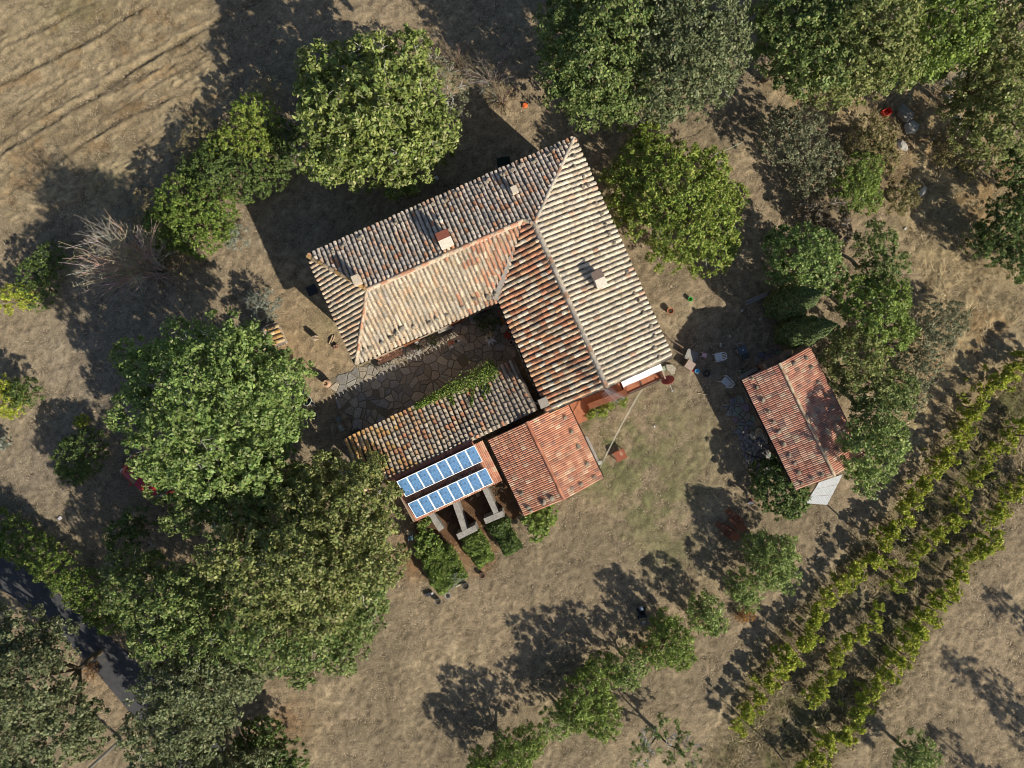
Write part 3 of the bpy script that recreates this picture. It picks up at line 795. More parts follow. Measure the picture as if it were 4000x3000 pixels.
b.prism([f(.25, .2), f(WA - .25, .2), f(WA - .25, LA - .1), f(.25, LA - .1)], -.3, ZA - .05)
b.add([AP(.25, .2, -.05), AP(WA - .25, .2, -.05), AP(RA, .2, .76)], [(0, 1, 2)], (.5, .42, .33))
b.add([AP(.25, LA - .1, -.05), AP(WA - .25, LA - .1, -.05), AP(RA, LA - .1, .76)], [(0, 2, 1)], (.5, .42, .33))
part(b, 'wall', M_plaster, an)
opening(an, AP(WA - .25, 2.8, -1.7), U3, .9, 2.0, 'door', (.3, .13, .06)); opening(an, AP(WA - .25, 1.2, -1.3), U3, .7, .8, 'window', (.3, .13, .06)); opening(an, AP(2.4, .2, -1.3), V3, .8, .9, 'window', (.3, .13, .06))

# ------------------------------------------------------------------ shed on the right
A4 = R(26.2); U4 = Vector((math.cos(A4), math.sin(A4), 0)); V4 = Vector((math.sin(A4), -math.cos(A4), 0))
ZS = 2.9; KS = (H - ZS) / H / PPM
s0 = S(2898, 1482, ZS); WS = 292 * KS; LS = 480 * KS; RS = 140 * KS
def XP(u, v, dz=0): return s0 + U4 * u + V4 * v + Vector((0, 0, dz))
sh = thing('shed', 'red tiled shed with a pale ridge among the trees on the right', 'shed', XP(2.2, 3.7, -ZS))
PL_SW = [XP(0, LS), XP(0, 0), XP(RS, 0, .8), XP(RS, LS, .8)]; PL_SE = [XP(WS, 0), XP(WS, LS), XP(RS, LS, .8), XP(RS, 0, .8)]
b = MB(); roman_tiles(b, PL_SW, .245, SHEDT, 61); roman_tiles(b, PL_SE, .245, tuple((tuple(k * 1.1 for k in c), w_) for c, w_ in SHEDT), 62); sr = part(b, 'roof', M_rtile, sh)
b = MB(); ridge_tiles(b, XP(RS, 0, .82), XP(RS, LS, .82), .10, (((.58, .46, .32), 2), ((.55, .34, .22), 1), ((.52, .40, .27), 1)), 63, L=.40); sub(b, 'ridge', M_rtile, sr, sh)
b = MB(); gutter(b, [XP(0, 0), XP(0, LS)], col=(.10, .085, .075)); sub(b, 'gutter', M_matte, sr, sh); b = MB(); gutter(b, [XP(WS, LS), XP(WS, 0)], col=(.08, .07, .06)); sub(b, 'gutter', M_matte, sr, sh)
b = MB(); f = lambda u, v: tuple(XP(u, v)[:2])
b.prism([f(1.2, .35), f(WS - .25, .35), f(WS - .25, LS - .15), f(1.2, LS - .15)], -.3, ZS - .05)
b.add([XP(.4, .35, .0), XP(WS - .25, .35, .0), XP(RS, .35, .72)], [(0, 2, 1)], (.4, .34, .26)); b.add([XP(.4, LS - .15, .0), XP(WS - .25, LS - .15, .0), XP(RS, LS - .15, .72)], [(0, 1, 2)], (.4, .34, .26))
part(b, 'wall', M_wall, sh)
opening(sh, XP(1.2, 2.2, -1.85), -U4, .9, 2.0, 'door', (.25, .13, .07)); opening(sh, XP(1.2, 5.0, -1.4), -U4, .7, .8, 'window', (.25, .13, .07))
# grey sheet roofing at the end of the shed
m0 = [S(3199, 1884, 1.75), S(3292, 1852, 1.75), S(3230, 1973, 1.35), S(3148, 1966, 1.35)]
lean = thing('sheet_roof', 'three pale grey metal roof sheets on posts at the lower end of the shed', 'metal roof', (m0[0] + m0[2]) / 2 - Vector((0, 0, 1.55)))
for i in range(3):
    b = MB(); t0, t1 = i / 3 + .008, (i + 1) / 3 - .008; vs = []
    for (t) in (t0, t1):
        A_ = m0[0].lerp(m0[3], t); B_ = m0[1].lerp(m0[2], t)
        for j in range(25):
            p = A_.lerp(B_, j / 24); vs.append(p + Vector((0, 0, .006 * (1 if j % 2 else -1) + (.03 if i < 2 and t == t1 else 0) - .0)))
    b.add(vs, [(j, j + 1, 26 + j, 25 + j) for j in range(24)], (.50, .52, .54)); part(b, 'roof_sheet', M_matte, lean)
b = MB()
for p in m0: q = p.lerp((m0[0] + m0[2]) / 2, .12); b.box((q.x, q.y, (q.z - .1) / 2), (.08, .08, q.z - .1), (.25, .18, .12), rz=A4)
b.bar(m0[0] - Vector((0, 0, .06)), m0[3] - Vector((0, 0, .06)), .06, .08, (.25, .18, .12)); b.bar(m0[1] - Vector((0, 0, .06)), m0[2] - Vector((0, 0, .06)), .06, .08, (.25, .18, .12))
part(b, 'frame', M_wood, lean)

# ------------------------------------------------------------------ concrete bay walls and soil bays south of the lean-to
def bay(name, label, main, cross, h, wid=.34):
    c = S(*main[0]); t = thing(name, label, 'wall', (c.x, c.y, 0))
    b = MB()
    a_, e_ = S(*main[0], h), S(*main[1], h)
    b.bar((a_.x, a_.y, h / 2 - .1), (e_.x, e_.y, h / 2 - .1), wid, h + .2, (.36, .34, .31))
    if cross:
        a_, e_ = S(*cross[0], h), S(*cross[1], h); dd = (e_ - a_).normalized()
        b.bar((a_.x, a_.y, h / 2 - .095), (e_.x, e_.y, h / 2 - .095), wid * 1.1, h + .21, (.36, .34, .31))
    part(b, 'wall_core', M_conc, t)
    return t
bay('concrete_wall', 'left T-shaped rough concrete bay wall below the solar panels', ((1771, 1945), (1818, 2080)), ((1787, 2098), (1860, 2062)), 1.55)
bay('concrete_wall', 'right T-shaped rough concrete bay wall next to the annex', ((1890, 1900), (1938, 2004)), ((1893, 2037), (1967, 2006)), 1.55)
bay('rubble_wall', 'low crumbling earth coloured wall end left of the concrete bays', ((1674, 1995), (1725, 2070)), None, .7, .4)
b = MB(); b.prism(Sp((1610, 2010), (1970, 1860), (2050, 2000), (1990, 2040), (1870, 2090), (1700, 2170), (1640, 2130)), -.1, .05, (.12, .075, .045))
o = b.build('bay_soil', mat('bay_soil', (.125, .075, .045), rough=1, nscale=3, namt=.5, bump=.8, bscale=12, spec=.05, stain=(.20, .10, .05), sscale=1.6, samt=.7)); tag(o, kind='structure')
# ------------------------------------------------------------------ stones weighing down the roofs
def roof_stones(pts, plane, where, group, seed, size=.15):
    rng = random.Random(seed)
    pts = list(pts)
    names = ['first', 'second', 'third', 'fourth', 'fifth', 'sixth', 'seventh', 'eighth', 'ninth', 'tenth', 'eleventh', 'twelfth', 'thirteenth', 'fourteenth', 'fifteenth', 'sixteenth', 'seventeenth', 'eighteenth', 'nineteenth', 'twentieth']
    e, s, n = plane_axes(plane)
    for i, p in enumerate(pts):
        c = ray(*p, plane) + n * .12; b = MB(); k = rng.uniform(.75, 1.1) * size
        g = rng.uniform(.8, 1.2)
        b.rock((0, 0, 0), (k * rng.uniform(.9, 1.35), k * rng.uniform(.8, 1.1), k * rng.uniform(.6, .9)), rng, (.30 * g, .26 * g, .205 * g))
        o = b.build('roof_stone', M_stone); o.location = c
        tag(o, '%s rough stone %s' % (names[i], where), 'stone', group)
def cv(base, sc, pts): return [(base[0] + x / sc, base[1] + y / sc) for x, y in pts]
roof_stones(cv((1900, 500), 1.903, [(650, 215), (650, 290), (718, 368), (715, 443), (750, 432), (815, 570), (850, 645), (878, 720), (908, 790), (945, 860)]) + cv((2000, 1000), 1.659, [(740, 110), (790, 245), (815, 290), (850, 370), (895, 460), (920, 525), (918, 597), (950, 655)]),
            PL_E, 'down from the top corner along the right eave of the farmhouse', 'stones on the right farmhouse slope', 71, .13)
roof_stones(cv((1000, 1000), 1.659, [(705, 605), (745, 595), (820, 560), (880, 530), (910, 500), (945, 470), (1020, 460), (1125, 430), (1170, 405), (1240, 380), (1340, 330), (1415, 275), (1505, 265), (1550, 245)]),
            PL_S, 'from the left along the courtyard eave of the farmhouse', 'stones on the courtyard slope', 72, .15)
roof_stones(cv((1000, 0), 1.659, [(500, 1635), (565, 1600), (680, 1550), (910, 1455), (1070, 1365), (1150, 1330), (1235, 1305), (1290, 1255), (1460, 1210), (1500, 1180), (1590, 1140)]) + cv((1900, 500), 1.903, [(130, 355), (195, 320), (265, 285), (350, 262), (465, 205), (500, 170), (555, 155)]),
            PL_N, 'from the left along the shaded rear eave of the farmhouse', 'stones on the rear farmhouse slope', 73, .15)
roof_stones(cv((2000, 1000), 1.659, [(340, 1050), (380, 1140)]) + cv((2000, 1700), 2.38, [(610, 105), (690, 265), (755, 390), (635, 455), (550, 495)]), PL_AE, 'going round the right slope of the red annex', 'stones on the right annex slope', 74, .15)
roof_stones(cv((2000, 1700), 2.38, [(95, 535), (155, 665), (180, 700), (295, 620), (375, 580)]), PL_AW, 'from the left along the low end of the left annex slope', 'stones on the left annex slope', 75, .17)
roof_stones(cv((2850, 1350), 1.904, [(170, 245), (205, 312), (248, 402), (290, 485), (328, 565), (365, 640), (405, 730), (445, 808), (485, 875), (515, 940)]) + cv((3000, 1000), 1.659, [(220, 1470), (285, 1435), (350, 1415)]), PL_SW, 'down the left eave of the shed', 'stones on the left shed slope', 76, .14)
roof_stones(cv((2850, 1350), 1.904, [(470, 135), (563, 95), (600, 165), (650, 275), (708, 370), (750, 460), (795, 563), (840, 638)]), PL_SE, 'down the right slope of the shed', 'stones on the right shed slope', 77, .14)

# ------------------------------------------------------------------ small things
def at(name, label, cat, sx, sy, deg=0.0, group=None, z=0.0):
    """empty at the ground point of a photograph pixel, turned deg counter-clockwise"""
    return thing(name, label, cat, S(sx, sy, z), R(deg), group)
def pot(name, label, sx, sy, r, h, col, plant=None, m=None, lip=True, z=0.0, cat='pot'):
    t = at(name, label, cat, sx, sy, z=z)
    b = MB(); prof = [(r * .68, 0), (r * .95, h * .86), (r * 1.08, h * .87), (r * 1.08, h), (r * .92, h), (r * .88, h * .82), (.0, h * .80)]
    b.lathe(prof, col=col); b.build('body', m or M_matte, t, smooth=False)
    b = MB(); b.lathe([(r * .87, h * .8), (r * .5, h * .83), (0, h * .84)], col=(.06, .045, .03)); b.build('soil', M_matte, t)
    return t
pot('flower_pot', 'wide terracotta pot of dark soil on the dry grass right of the farmhouse', 2614, 1216, .20, .40, (.45, .19, .10))
# tall urn with a shoot in it
t = at('terracotta_urn', 'tall terracotta urn with a pale rim at the left end of the paving', 'urn', 1286, 1498)
b = MB(); b.lathe([(.13, 0), (.22, .25), (.27, .5), (.24, .72), (.15, .84), (.20, .90), (.20, .95), (.14, .95), (.12, .8), (0, .78)], col=(.50, .33, .22)); b.build('body', M_matte, t)
b = MB(); b.tube([(0, 0, .7), (.02, .01, 1.2), (.0, .05, 1.65)], [.02, .015, .008], (.30, .36, .2)); b.build('stem', M_matte, t)
# wheelbarrow
t = at('wheelbarrow', 'wheelbarrow with a pale green rim by the big tree left of the courtyard', 'wheelbarrow', 1200, 1558, -38)
b = MB(); vs = []
for (z, l, w_) in ((.62, .45, .31), (.60, .42, .28), (.32, .24, .17)):
    for k in range(16):
        a = 2 * math.pi * k / 16; cx = math.copysign(abs(math.cos(a)) ** .6, math.cos(a)); cy = math.copysign(abs(math.sin(a)) ** .6, math.sin(a)); vs.append((cx * l, cy * w_, z))
b.add(vs, [(16 * i + k, 16 * i + (k + 1) % 16, 16 * (i + 1) + (k + 1) % 16, 16 * (i + 1) + k) for i in (0, 1) for k in range(16)] + [tuple(32 + k for k in range(16))], (.10, .12, .11)); b.build('tray', M_paint, t)
b = MB(); b.tube([vs[k] for k in range(16)], .022, (.52, .60, .54), closed=True, n=6); b.build('rim', M_paint, t)
b = MB()
b.tube([(.60 + .19 * math.cos(a * math.pi / 8), 0, .2 + .19 * math.sin(a * math.pi / 8)) for a in range(16)], .045, (.05, .05, .05), closed=True, n=6); b.tube([(.60, -.09, .2), (.60, .09, .2)], .03, (.4, .4, .4)); b.build('wheel', M_matte, t)
b = MB()
for sg in (-1, 1): b.tube([(.60, sg * .08, .2), (.1, sg * .22, .33), (-.45, sg * .27, .50), (-.85, sg * .28, .62)], .018, (.55, .58, .55)); b.tube([(-.1, sg * .22, .36), (-.28, sg * .24, 0), (-.40, sg * .25, .48)], .016, (.55, .58, .55))
b.build('chassis', M_metal, t)
b = MB(); b.rock((.05, 0, .42), (.2, .14, .12), random.Random(4), (.20, .10, .07)); b.rock((-.2, .03, .42), (.1, .12, .1), random.Random(5), (.5, .5, .48)); o = b.build('rubble', M_stone); o.location = t.location; o.rotation_euler = t.rotation_euler; tag(o, 'lump of brown rubble lying in the wheelbarrow', 'rubble')
# tiled well house
t = at('well_house', 'tiny masonry well house with four large ochre tiles per slope by the big tree', 'well house', 1075, 1325, 24.5)
b = MB(); b.box((0, 0, .55), (1.35, 1.15, 1.1), (.62, .55, .45)); b.add([(-.67, -.57, 1.1), (.67, -.57, 1.1), (0, -.57, 1.42), (-.67, .57, 1.1), (.67, .57, 1.1), (0, .57, 1.42)], [(0, 1, 2), (3, 5, 4)], (.62, .55, .45)); b.build('wall', M_plaster, t)
b = MB()
OCH = ((.56, .36, .14), 3), ((.58, .44, .26), 2), ((.42, .26, .12), 1)
canal_tiles(b, [Vector((.78, -.66, 1.12)), Vector((.78, .66, 1.12)), Vector((0, .66, 1.48)), Vector((0, -.66, 1.48))], .33, OCH, NORTHP, 81, expo=.42)
canal_tiles(b, [Vector((-.78, .66, 1.12)), Vector((-.78, -.66, 1.12)), Vector((0, -.66, 1.48)), Vector((0, .66, 1.48))], .33, (((.36, .24, .13), 2), ((.44, .34, .25), 2)), NORTHP, 82, expo=.42)
rf = b.build('roof', M_tile, t)
b = MB(); ridge_tiles(b, Vector((0, -.66, 1.5)), Vector((0, .66, 1.5)), .10, (((.60, .52, .42), 1),), 83, mortar=(.58, .5, .4)); b.build('ridge', M_tile, rf)
# firewood and blocks
for (sx, sy, dx, dy, nm) in ((1293, 1326, 14, -34, 'dark split log lying alone left of the pale one by the farmhouse corner'), (1301, 1328, 14, -36, 'pale split log lying right of the dark one by the farmhouse corner')):
    a_ = S(sx - dx / 2, sy - dy / 2); c_ = S(sx + dx / 2, sy + dy / 2); b = MB(); cc = (.40, .30, .20) if 'pale' in nm else (.13, .10, .08)
    b.tube([a_ + Vector((0, 0, .06)), (a_ + c_) / 2 + Vector((.02, 0, .08)), c_ + Vector((0, 0, .06))], [.05, .06, .045], cc, n=7); tag(b.build('log', M_wood), nm, 'log', 'split logs by the farmhouse corner')
for (sx, sy, h, nm, c) in ((1239, 1322, .75, 'upright hollow brick standing on the dry grass left of the logs', (.45, .35, .26)), (1314, 1356, .32, 'short reddish block on the grass below the logs', (.34, .20, .14))):
    b = MB(); p = S(sx, sy)
    for ox, oy in ((-.08, 0), (.08, 0), (0, .09), (0, -.09)): b.box((p.x + ox * .9, p.y + oy, h / 2), (.05 if ox else .22, .05 if oy else .2, h), c, rz=.5)
    tag(b.build('brick', M_stone), nm, 'brick')
# watering can, hose, flat stone
t = at('watering_can', 'grey metal watering can in the shade at the left end of the courtyard', 'watering can', 1328, 1636)
b = MB(); b.lathe([(.16, 0), (.17, .30), (.155, .30), (.15, .24), (0, .23)], col=(.30, .34, .35)); b.build('body', M_metal, t)
b = MB(); b.tube([(.16, .0, .30), (.22, .03, .40), (.30, .05, .28), (.17, .03, .08)], .014, (.45, .46, .46)); b.build('handle', M_metal, t)
b = MB(); b.tube([(-.15, 0, .1), (-.35, .02, .34)], [.03, .02], (.3, .33, .34)); b.build('spout', M_metal, t)
b = MB(); pts = [S(x, y, .03) for x, y in ((1350, 1632), (1372, 1640), (1376, 1668), (1362, 1700), (1340, 1712), (1330, 1695), (1350, 1680), (1385, 1690), (1402, 1680), (1395, 1665))]; b.tube(pts, .014, (.03, .03, .03), n=6)
b.tube([S(1395 + 14 * math.cos(a * .5), 1688 + 14 * math.sin(a * .5), .03 + a * .003) for a in range(40)], .014, (.03, .03, .03), n=6)
tag(b.build('garden_hose', M_paint), 'black garden hose coiled by the corner of the low outbuilding', 'hose')
b = MB(); p = S(1334, 1672); b.rock((p.x, p.y, .03), (.26, .19, .05), random.Random(8), (.36, .36, .33)); tag(b.build('flat_stone', M_stone), 'flat pale stone on the shaded earth below the watering can', 'stone')
b = MB(); a_, c_ = S(1312, 1552, .03), S(1328, 1597, .03); b.bar(a_, c_, .16, .06, (.34, .33, .31)); tag(b.build('stone_plank', M_stone), 'narrow pale stone strip in the shade at the left end of the paving', 'stone')
# courtyard: brick step, pots, table, potted plant, chair
t = thing('brick_step', 'pinkish brick step against the farmhouse wall on the sunny courtyard side', 'step', S(1524, 1384))
b = MB(); rng = random.Random(6)
for i in range(9):
    for j in range(3):
        p = Vector((-.86 + i * .195 + .1 * (j % 2), -.26 + j * .20, .07)); p = Matrix.Rotation(ANG, 3, 'Z') @ p; k = rng.uniform(.85, 1.15); b.box(p, (.18, .185, .2), (.60 * k, .36 * k, .26 * k), rz=ANG)
b.build('brick_course', M_stone, t)
pot('flower_pot', 'small round terracotta pot at the left end of the brick step', 1488, 1395, .11, .22, (.40, .20, .12))
pot('flower_pot', 'small round terracotta pot at the right end of the brick step', 1562, 1362, .11, .22, (.42, .26, .16))
b = MB(); p = S(1628, 1338); b.rock((p.x, p.y, .2), (.16, .14, .18), random.Random(2), (.82, .82, .80)); tag(b.build('white_bag', M_matte), 'small bright white bag on the sunny stones by the farmhouse wall', 'bag')
t = at('stone_bench', 'pale stone slab bench against the farmhouse wall in the courtyard', 'bench', 1740, 1284, 24)
b = MB(); b.box((0, 0, .42), (1.0, .36, .08), (.40, .39, .36)); b.build('slab', M_stone, t)
for sg in (-1, 1): b = MB(); b.box((sg * .38, 0, .18), (.14, .3, .4), (.36, .34, .30)); b.build('leg', M_stone, t)
t = at('courtyard_table', 'narrow pale table in the courtyard cluttered with terracotta and white pots', 'table', 1782, 1338, 24)
b = MB(); b.box((0, 0, .74), (1.02, .52, .05), (.36, .31, .25)); b.build('tabletop', M_wood, t)
for sx in (-1, 1):
    for sy in (-1, 1): b = MB(); b.box((sx * .45, sy * .21, .36), (.05, .05, .72), (.30, .25, .2)); b.build('leg', M_wood, t)
def on_table(name, label, x, y, shape, col, cat, m=M_matte):
    p = t.location + Matrix.Rotation(R(24), 3, 'Z') @ Vector((x, y, .766)); b = MB(); shape(b, col); o = b.build(name, m); o.location = p; o.rotation_euler = (0, 0, R(24)); tag(o, label, cat); return o
bowl = lambda r, h: (lambda b, c: b.lathe([(r * .6, 0), (r, h), (r * .88, h), (r * .5, h * .3), (0, h * .25)], col=c, n=16))
on_table('terracotta_bowl', 'larger terracotta bowl in the middle left of the courtyard table', -.18, .03, bowl(.13, .14), (.50, .20, .12), 'bowl')
on_table('terracotta_tray', 'long terracotta trough at the left end of the courtyard table', -.38, .06, lambda b, c: b.box((0, 0, .06), (.10, .36, .12), c), (.46, .18, .11), 'trough')
on_table('white_plate', 'white round dish at the lower left corner of the courtyard table', -.34, -.17, bowl(.10, .05), (.75, .73, .70), 'dish', M_paint)
on_table('white_jug', 'white jug standing at the right of the courtyard table', .22, -.04, lambda b, c: (b.lathe([(.06, 0), (.075, .12), (.05, .2), (.055, .22), (0, .19)], col=c, n=14), b.tube([(.06, 0, .18), (.12, 0, .14), (.07, 0, .05)], .012, c)), (.78, .77, .74), 'jug', M_paint)
on_table('white_cup', 'small white cup near the right end of the courtyard table', .33, -.07, bowl(.055, .09), (.80, .79, .76), 'cup', M_paint)
on_table('dark_dish', 'dark shallow dish between the terracotta bowl and the white jug', .06, .0, bowl(.09, .06), (.05, .045, .04), 'dish')
t = at('agave_plant', 'star shaped agave with drooping pale leaves in the shaded courtyard', 'plant', 1912, 1322)
b = MB(); b.lathe([(.14, 0), (.2, .3), (.22, .3), (.22, .34), (.18, .34), (0, .3)], col=(.16, .09, .06)); b.build('pot', M_matte, t)
b = MB(); rng = random.Random(3)
for (deg, L, c) in ((-95, .62, (.62, .64, .64)), (-62, .58, (.66, .68, .68)), (-30, .60, (.66, .68, .68)), (5, .42, (.48, .43, .36)), (60, .42, (.50, .42, .28)), (80, .50, (.52, .42, .26)), (125, .40, (.50, .42, .30)), (160, .42, (.55, .48, .38)), (190, .36, (.52, .46, .38)), (225, .38, (.60, .58, .54))):
    a = R(deg); d = Vector((math.cos(a), math.sin(a), 0)); w_ = Vector((-d.y, d.x, 0)); vs = []
    prof = ((.04, .05, .36), (.3, .07, .62), (.65, .08, .52), (1.0, .004, .26 if deg < 0 else .5))
    for (q, hw, z) in prof:
        c0 = d * (L * q); vs += [c0 - w_ * hw + Vector((0, 0, z + .02)), c0 + Vector((0, 0, z - .015)), c0 + w_ * hw + Vector((0, 0, z + .02))]
    b.add(vs, [(3 * i + j, 3 * i + j + 1, 3 * i + j + 4, 3 * i + j + 3) for i in range(3) for j in range(2)], c)
b.build('leaves', M_matte, t)
t = at('red_chair', 'dark red wooden chair in the inner corner of the courtyard', 'chair', 1984, 1311, -28)
b = MB(); b.box((0, 0, .44), (.44, .42, .04), (.26, .05, .035)); b.build('seat', M_wood, t)
b = MB(); b.box((0, .20, .70), (.42, .03, .22), (.26, .05, .035)); b.build('backrest', M_wood, t)
for sx in (-1, 1):
    for sy in (-1, 1): b = MB(); b.box((sx * .19, sy * .19, .21 if sy < 0 else .42), (.04, .04, .42 if sy < 0 else .84), (.22, .045, .03)); b.build('leg', M_wood, t)
t = pot('flower_pot', 'round pot with a pale rim beside the red chair', 1997, 1338, .15, .3, (.45, .40, .34))
t = at('wooden_bench', 'orange brown wooden bench along the farmhouse wall in the courtyard corner', 'bench', 1966, 1240, -66)
b = MB()
for j in range(3): b.box((0, -.13 + j * .13, .45), (1.05, .115, .04), (.33, .14, .055))
b.build('seat', M_wood, t)
for sx in (-1, 1): b = MB(); b.box((sx * .42, 0, .215), (.07, .34, .43), (.24, .10, .04)); b.build('leg', M_wood, t)
t = at('wooden_crate', 'dark brown slatted crate near the back corner of the courtyard', 'crate', 1885, 1212, 24)
for j in range(3):
    b = MB()
    for (x, y, dx, dy) in ((0, .17, .6, .02), (0, -.17, .6, .02), (.29, 0, .02, .32), (-.29, 0, .02, .32)): b.box((x, y, .08 + j * .12), (dx, dy, .09), (.13, .07, .045))
    b.build('slat_frame', M_wood, t)
b = MB(); b.box((0, 0, .02), (.58, .32, .03), (.10, .055, .035)); b.build('base', M_wood, t)

# right-hand yard
def armchair(t, slat):
    W = (.66, .70, .76)
    b = MB()
    if slat:
        for i in range(4): b.box((-.16 + i * .115, 0, .40), (.10, .40, .03), W)
    else: b.box((0, 0, .40), (.46, .44, .03), W)
    b.build('seat', M_paint, t)
    b = MB()
    for i in range(5):
        y = -.2 + i * .10; b.bar((.22, y, .42), (.34, y * .95, .80), .03 if i in (0, 4) else .045, .02, W)
    b.tube([(.35, -.21, .80), (.38, -.1, .86), (.385, 0, .87), (.38, .1, .86), (.35, .21, .80)], .022, W); b.build('backrest', M_paint, t)
    for sg in (-1, 1):
        b = MB(); b.bar((-.26, sg * .26, .62), (.32, sg * .24, .66), .05, .025, W); b.build('armrest', M_paint, t)
        b = MB(); b.bar((-.24, sg * .25, 0), (-.22, sg * .25, .62), .045, .04, W); b.build('leg', M_paint, t)
        b = MB(); b.bar((.30, sg * .24, 0), (.24, sg * .23, .5), .045, .04, W); b.build('leg', M_paint, t)
t = at('plastic_chair', 'white plastic armchair with a rounded slotted back beside the pink stool', 'chair', 2800, 1396, 14, 'white plastic chairs in the yard'); armchair(t, False)
t = at('plastic_chair', 'white plastic armchair with a slatted seat nearest the shed roof', 'chair', 2829, 1490, -42, 'white plastic chairs in the yard'); armchair(t, True); t.scale = (1.15, 1.0, 1.0)
t = at('pink_stool', 'small square pale pink plastic stool beside a white armchair', 'stool', 2747, 1388, -15)
b = MB(); b.box((0, 0, .30), (.30, .27, .03), (.66, .42, .50)); b.build('seat', M_paint, t)
for sx in (-1, 1):
    for sy in (-1, 1): b = MB(); b.bar((sx * .12, sy * .11, .29), (sx * .19, sy * .15, 0), .05, .03, (.66, .42, .50)); b.build('leg', M_paint, t)
t = at('barbecue', 'dark blue grey barbecue with a square lid and side shelf in the shaded yard', 'barbecue', 2884, 1370, 18)
b = MB(); b.box((0, 0, .62), (.50, .52, .3), (.05, .06, .075)); b.build('firebox', M_paint, t)
b = MB(); b.box((0, .0, .86), (.52, .54, .18), (.085, .115, .15), taper=.88); b.box((0, 0, .965), (.08, .08, .03), (.7, .7, .7)); ld = b.build('lid', M_paint, t)
for sx in (-.32,): b = MB(); b.tube([(sx + .06, -.16, .84), (sx - .04, -.15, .88), (sx - .04, .15, .88), (sx + .06, .16, .84)], .015, (.55, .56, .57)); b.build('handle', M_metal, ld)
b = MB()
for j in range(5): b.box((-.1 + j * .1, -.46, .72), (.08, .34, .03), (.06, .065, .07))
b.build('side_shelf', M_paint, t)
b = MB(); b.tube([(-.2, .26, .72), (-.22, .46, .74), (.16, .46, .74), (.18, .26, .72)], .015, (.55, .56, .57)); b.build('rail', M_metal, t)
for sx in (-1, 1):
    for sy in (-1, 1): b = MB(); b.tube([(sx * .2, sy * .22, 0), (sx * .2, sy * .22, .5)], .02, (.1, .1, .1)); b.build('leg', M_metal, t)
t = at('bucket', 'bright green plastic bucket on the dry grass right of the farmhouse', 'bucket', 2693, 1170)
b = MB(); b.lathe([(.10, 0), (.145, .27), (.155, .28), (.14, .28), (.10, .03), (0, .02)], col=(.05, .62, .06)); b.build('body', M_paint, t)
b = MB(); b.tube([(-.14, 0, .27), (-.08, .1, .26), (0, .15, .26), (.08, .1, .26), (.14, 0, .27)], .006, (.7, .7, .7)); b.build('handle', M_metal, t)
t = at('bucket', 'small blue bucket with pale handle beside the pinkish cabinet', 'bucket', 2719, 1450)
b = MB(); b.lathe([(.11, 0), (.14, .26), (.15, .28), (.135, .28), (.10, .18), (0, .17)], col=(.10, .42, .68)); b.build('body', M_paint, t)
b = MB(); b.tube([(-.14, 0, .27), (-.08, -.1, .28), (0, -.16, .28), (.08, -.1, .28), (.14, 0, .27)], .012, (.75, .78, .8)); b.build('handle', M_metal, t)
b = MB(); p = S(2708, 1449); b.rock((p.x, p.y, .06), (.08, .11, .06), random.Random(12), (.50, .05, .04)); tag(b.build('red_rag', M_matte), 'dark red rag on the ground beside the blue bucket', 'rag')
t = pot('planter', 'round black planter of dry stalks on the shaded earth', 2755, 1459, .24, .34, (.045, .05, .06), m=M_paint)
b = MB(); rng = random.Random(9)
for i in range(22): a = rng.random() * 6.28; r_ = rng.uniform(.02, .18); b.tube([(r_ * math.cos(a), r_ * math.sin(a), .28), (r_ * 1.1 * math.cos(a + .3), r_ * 1.1 * math.sin(a + .3), .28 + rng.uniform(.05, .22))], .008, (.34, .31, .26), n=4)
b.build('dry_stalks', M_matte, t)
b = MB(); p = S(2814, 1348); b.box((p.x, p.y, .05), (.09, .27, .1), (.62, .62, .58), rz=R(-3)); b.box((p.x, p.y, .102), (.03, .22, .008), (.25, .26, .25), rz=R(-3)); tag(b.build('white_box', M_paint), 'slim white box on the earth above the rounded white armchair', 'box')
for (sx, sy, nm) in ((2898, 1213, 'pale stone in the shade near the plank ends'), (2969, 1247, 'pale stone in the shade beside the cypress foot'), (2851, 1313, 'flat grey stone above the barbecue')):
    b = MB(); p = S(sx, sy); b.rock((p.x, p.y, .04), (.11, .09, .07), random.Random(sx), (.5, .48, .45)); tag(b.build('loose_stone', M_stone), nm, 'stone')
for k, (a_, c_, nm) in enumerate((((2914, 1178), (2996, 1143), 'upper of the two grey weathered planks in the shade'), ((2913, 1190), (2996, 1152), 'lower of the two grey weathered planks in the shade'))):
    b = MB(); b.bar(S(*a_, .12), S(*c_, .12), .13, .10, (.30, .29, .28)); tag(b.build('plank', M_wood), nm, 'plank', 'weathered planks by the cypress')
b = MB(); b.tube([S(2727, 1536, .03), S(2764, 1542, .04)], [.022, .018], (.55, .46, .33)); tag(b.build('stick', M_wood), 'thin pale stick on the dry grass at the edge of the shed shadow', 'stick')
b = MB(); b.tube([S(2730, 1275, .03), S(2765, 1260, .05)], [.02, .01], (.4, .38, .34)); tag(b.build('stick', M_wood), 'thin grey twig in the shaded yard above the pink stool', 'stick')
b = MB(); b.tube([S(2661, 1154, .03), S(2663, 1164, .03)], .02, (.25, .2, .15)); tag(b.build('stick', M_wood), 'short dark stick left of the green bucket', 'stick')
